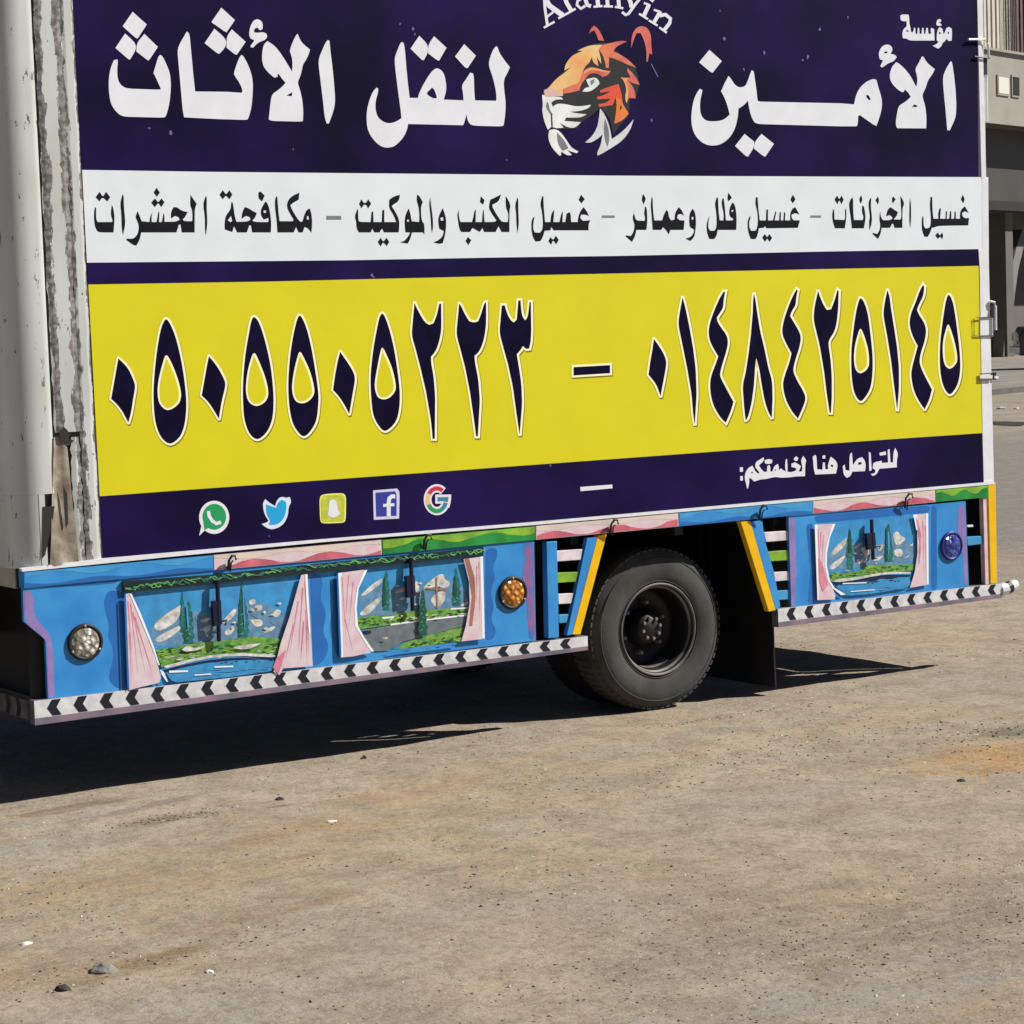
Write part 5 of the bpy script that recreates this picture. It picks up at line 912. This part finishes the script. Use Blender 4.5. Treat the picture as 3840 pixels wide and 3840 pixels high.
for xa, xb, m, nme in ((3686, 3729, SHU, 'shutter'), (3735, 3777, SHU, 'shutter'), (3781, 3792, SHU, 'shutter'), (3795, 3819, GRL, 'lattice_panel'), (3822, 3838, BRN, 'window_blind'), (3842, 3880, BRN, 'window_blind')):
    a, b = Q(xa, 100)[0], Q(xb, 100)[0]
    mb = MB(); nn = 5
    for i in range(nn): mb.box((a+(b-a)*i/nn, .35+.06*(i % 2), zp+.101), (a+(b-a)*(i+.96)/nn, .45, ztop-.002), m)
    bpart(mb, nme)
for k in range(1, 9):
    a = Q(3686, 100)[0]-k*3.2; mb = MB(); mb.box((a, .4, zp+.101), (a+2.6, .5, ztop-.002), SHU); bpart(mb, 'shutter')
for xa, xb, m in ((3739, 3777, mat('white_opening_panel', (.6, .6, .54, 1), .6)), (3793, 3816, mat('dark_opening', (.01, .01, .008, 1), .5))):
    a, za = Q(xa, 288); b, zc = Q(xb, 282); z0 = Q(3760, 352)[1]
    mb = MB(); mb.box((a-.08, -.06, z0-.08), (b+.08, -.001, za+.08), PLA); w = bpart(mb, 'window')
    mb = MB(); mb.box((a, -.075, z0), (b, -.061, za), m); bpart(mb, 'pane', w)
# curved rib and square piers of the arcade
mb = MB(); pth = [(3845, 860, 2.6), (3822, 930, 2.4), (3803, 1010, 2.2), (3790, 1100, 2.0), (3782, 1190, 2.0), (3776, 1290, 2.0), (3773, 1335, 2.0)]
pp = []
for px, py, off in pth: s, z = Q(px, py, -off); pp.append((s, off, max(z, 0)))
vs = []; fs = []
for s, o_, z in pp: vs += [(s-.28, o_, z), (s+.42, o_, z), (s+.42, o_+.5, z), (s-.28, o_+.5, z)]
for i in range(len(pp)-1):
    for k in range(4): fs.append((i*4+k, i*4+(k+1) % 4, i*4+4+(k+1) % 4, i*4+4+k))
mb.add(vs, fs, mat('grey_arch_concrete', (.17, .165, .15, 1), .85, var=.2)); bpart(mb, 'arch_rib')
for k in (-3, -2, -1, 1, 2):
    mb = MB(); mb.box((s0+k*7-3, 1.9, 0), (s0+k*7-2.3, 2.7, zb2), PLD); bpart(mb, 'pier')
tag(bld, 'beige building with shuttered balcony and dark arcade behind the truck rear', 'building')
# far kerb and pavement
kb = MB(); kp = G(3760, 1478); KC = mat('kerb_concrete', (.13, .125, .115, 1), .9, var=.4, vscale=3)
Mk = Matrix.Translation((kp.x, kp.y, 0)) @ Matrix.Rotation(math.atan2(UF.y, UF.x), 4, 'Z')
kb.box((-40, 0, -.01), (30, .25, .12), KC, Mk); tag(kb.build('kerb'), kind='structure')
kb = MB(); kb.box((-40, .252, -.01), (30, 22, .11), mat('pavement_concrete', (.25, .235, .205, 1), .9, var=.35, vscale=1.2), Mk); tag(kb.build('pavement'), kind='structure')
ob = MB(); g = G(3775, 1588); rn = random.Random(2); n = 40; vs = []
dirx = Vector((RT.x, RT.y, 0)).normalized(); diry = Vector((FWD.x, FWD.y, 0)).normalized()
for i in range(n):
    a = 6.283*i/n; k = 1+.18*math.sin(3*a+1)+.1*math.sin(7*a); p = g+dirx*(.33*math.cos(a)*k)+diry*(.9*math.sin(a)*k-.2*math.cos(a)); vs.append((p.x, p.y, .006))
ob.add(vs, [tuple(range(n))], mat('oil_wet_dirt', (.02, .018, .016, 1), .3, var=.4, vscale=4)); tag(ob.build('oil_patch'), kind='structure')
# small rubbish by the kerb
LITW = mat('white_litter', (.6, .6, .58, 1), .6)
for px, py, r, lab in ((3755, 1533, .07, 'pale rubble lump on the dirt between oil patch and kerb'), (3812, 1533, .05, 'small dark lump right of the pale rubble by the kerb')):
    rock(px, py, r, .6, LITW if 'pale' in lab else STD, lab, px*.1)
# dark off-road car parked on the pavement, mostly beyond the right edge of the picture
cg = G(3824, 1400); car = empty('parked_car', (cg.x, cg.y, 0)); ca = math.atan2(RT.y, RT.x)-.12; MC = Matrix.Rotation(ca, 4, 'Z') @ Matrix.Scale(1.2, 4)
CP = mat('black_car_paint', (.012, .014, .02, 1), .2, spec=.7); CH = mat('car_chrome', (.6, .6, .62, 1), .25, .8); CG = mat('car_glass', (.02, .025, .025, 1), .08, spec=.8)
def cpart(mb, name, parent=None, **k):
    for i, v in enumerate(mb.v): mb.v[i] = tuple(MC @ Vector(v))
    o = mb.build(name, None, **k); o.parent = parent or car; return o
mb = MB(); prism(mb, [(0, .45), (.02, .95), (.12, 1.18), (1.15, 1.28), (1.75, 1.85), (2.1, 1.93), (4.3, 1.93), (4.6, 1.2), (4.65, .45)], 0, 1.85, CP); cpart(mb, 'body', bevel=.05)
mb = MB(); prism(mb, [(1.35, 1.32), (1.82, 1.80), (4.2, 1.80), (4.35, 1.32)], -.004, -.001, CG); cpart(mb, 'side_window')
mb = MB(); mb.box((-.10, .02, .50), (.02, 1.83, .68), CH); cpart(mb, 'bumper', bevel=.02)
mb = MB(); mb.box((-.03, .5, .75), (0, 1.35, 1.05), CH); cpart(mb, 'grille')
for y in (.12, 1.5):
    mb = MB(); mb.lathe([(.11, 0), (.10, -.04), (.0001, -.05)], (-.0, y+.12, .92), mat('headlamp_glass', (.6, .6, .55, 1), .1), 20, 'X'); cpart(mb, 'headlight')
for x in (.85, 3.75):
    for y, f in ((-.02, 1), (1.87, -1)):
        mb = MB(); mb.lathe([(.2, .22*f), (.36, .20*f), (.38, .1*f), (.36, 0), (.22, -.01*f), (.2, .02*f)], (x, y, .38), TYRE, 28); w = cpart(mb, 'wheel', smooth=True)
        mb = MB(); mb.lathe([(.21, .0), (.18, .04*f), (.0001, .03*f)], (x, y, .38), CH, 20); cpart(mb, 'rim', w)
tag(car, 'black off road car cut by the right picture edge in front of the arcade', 'car')
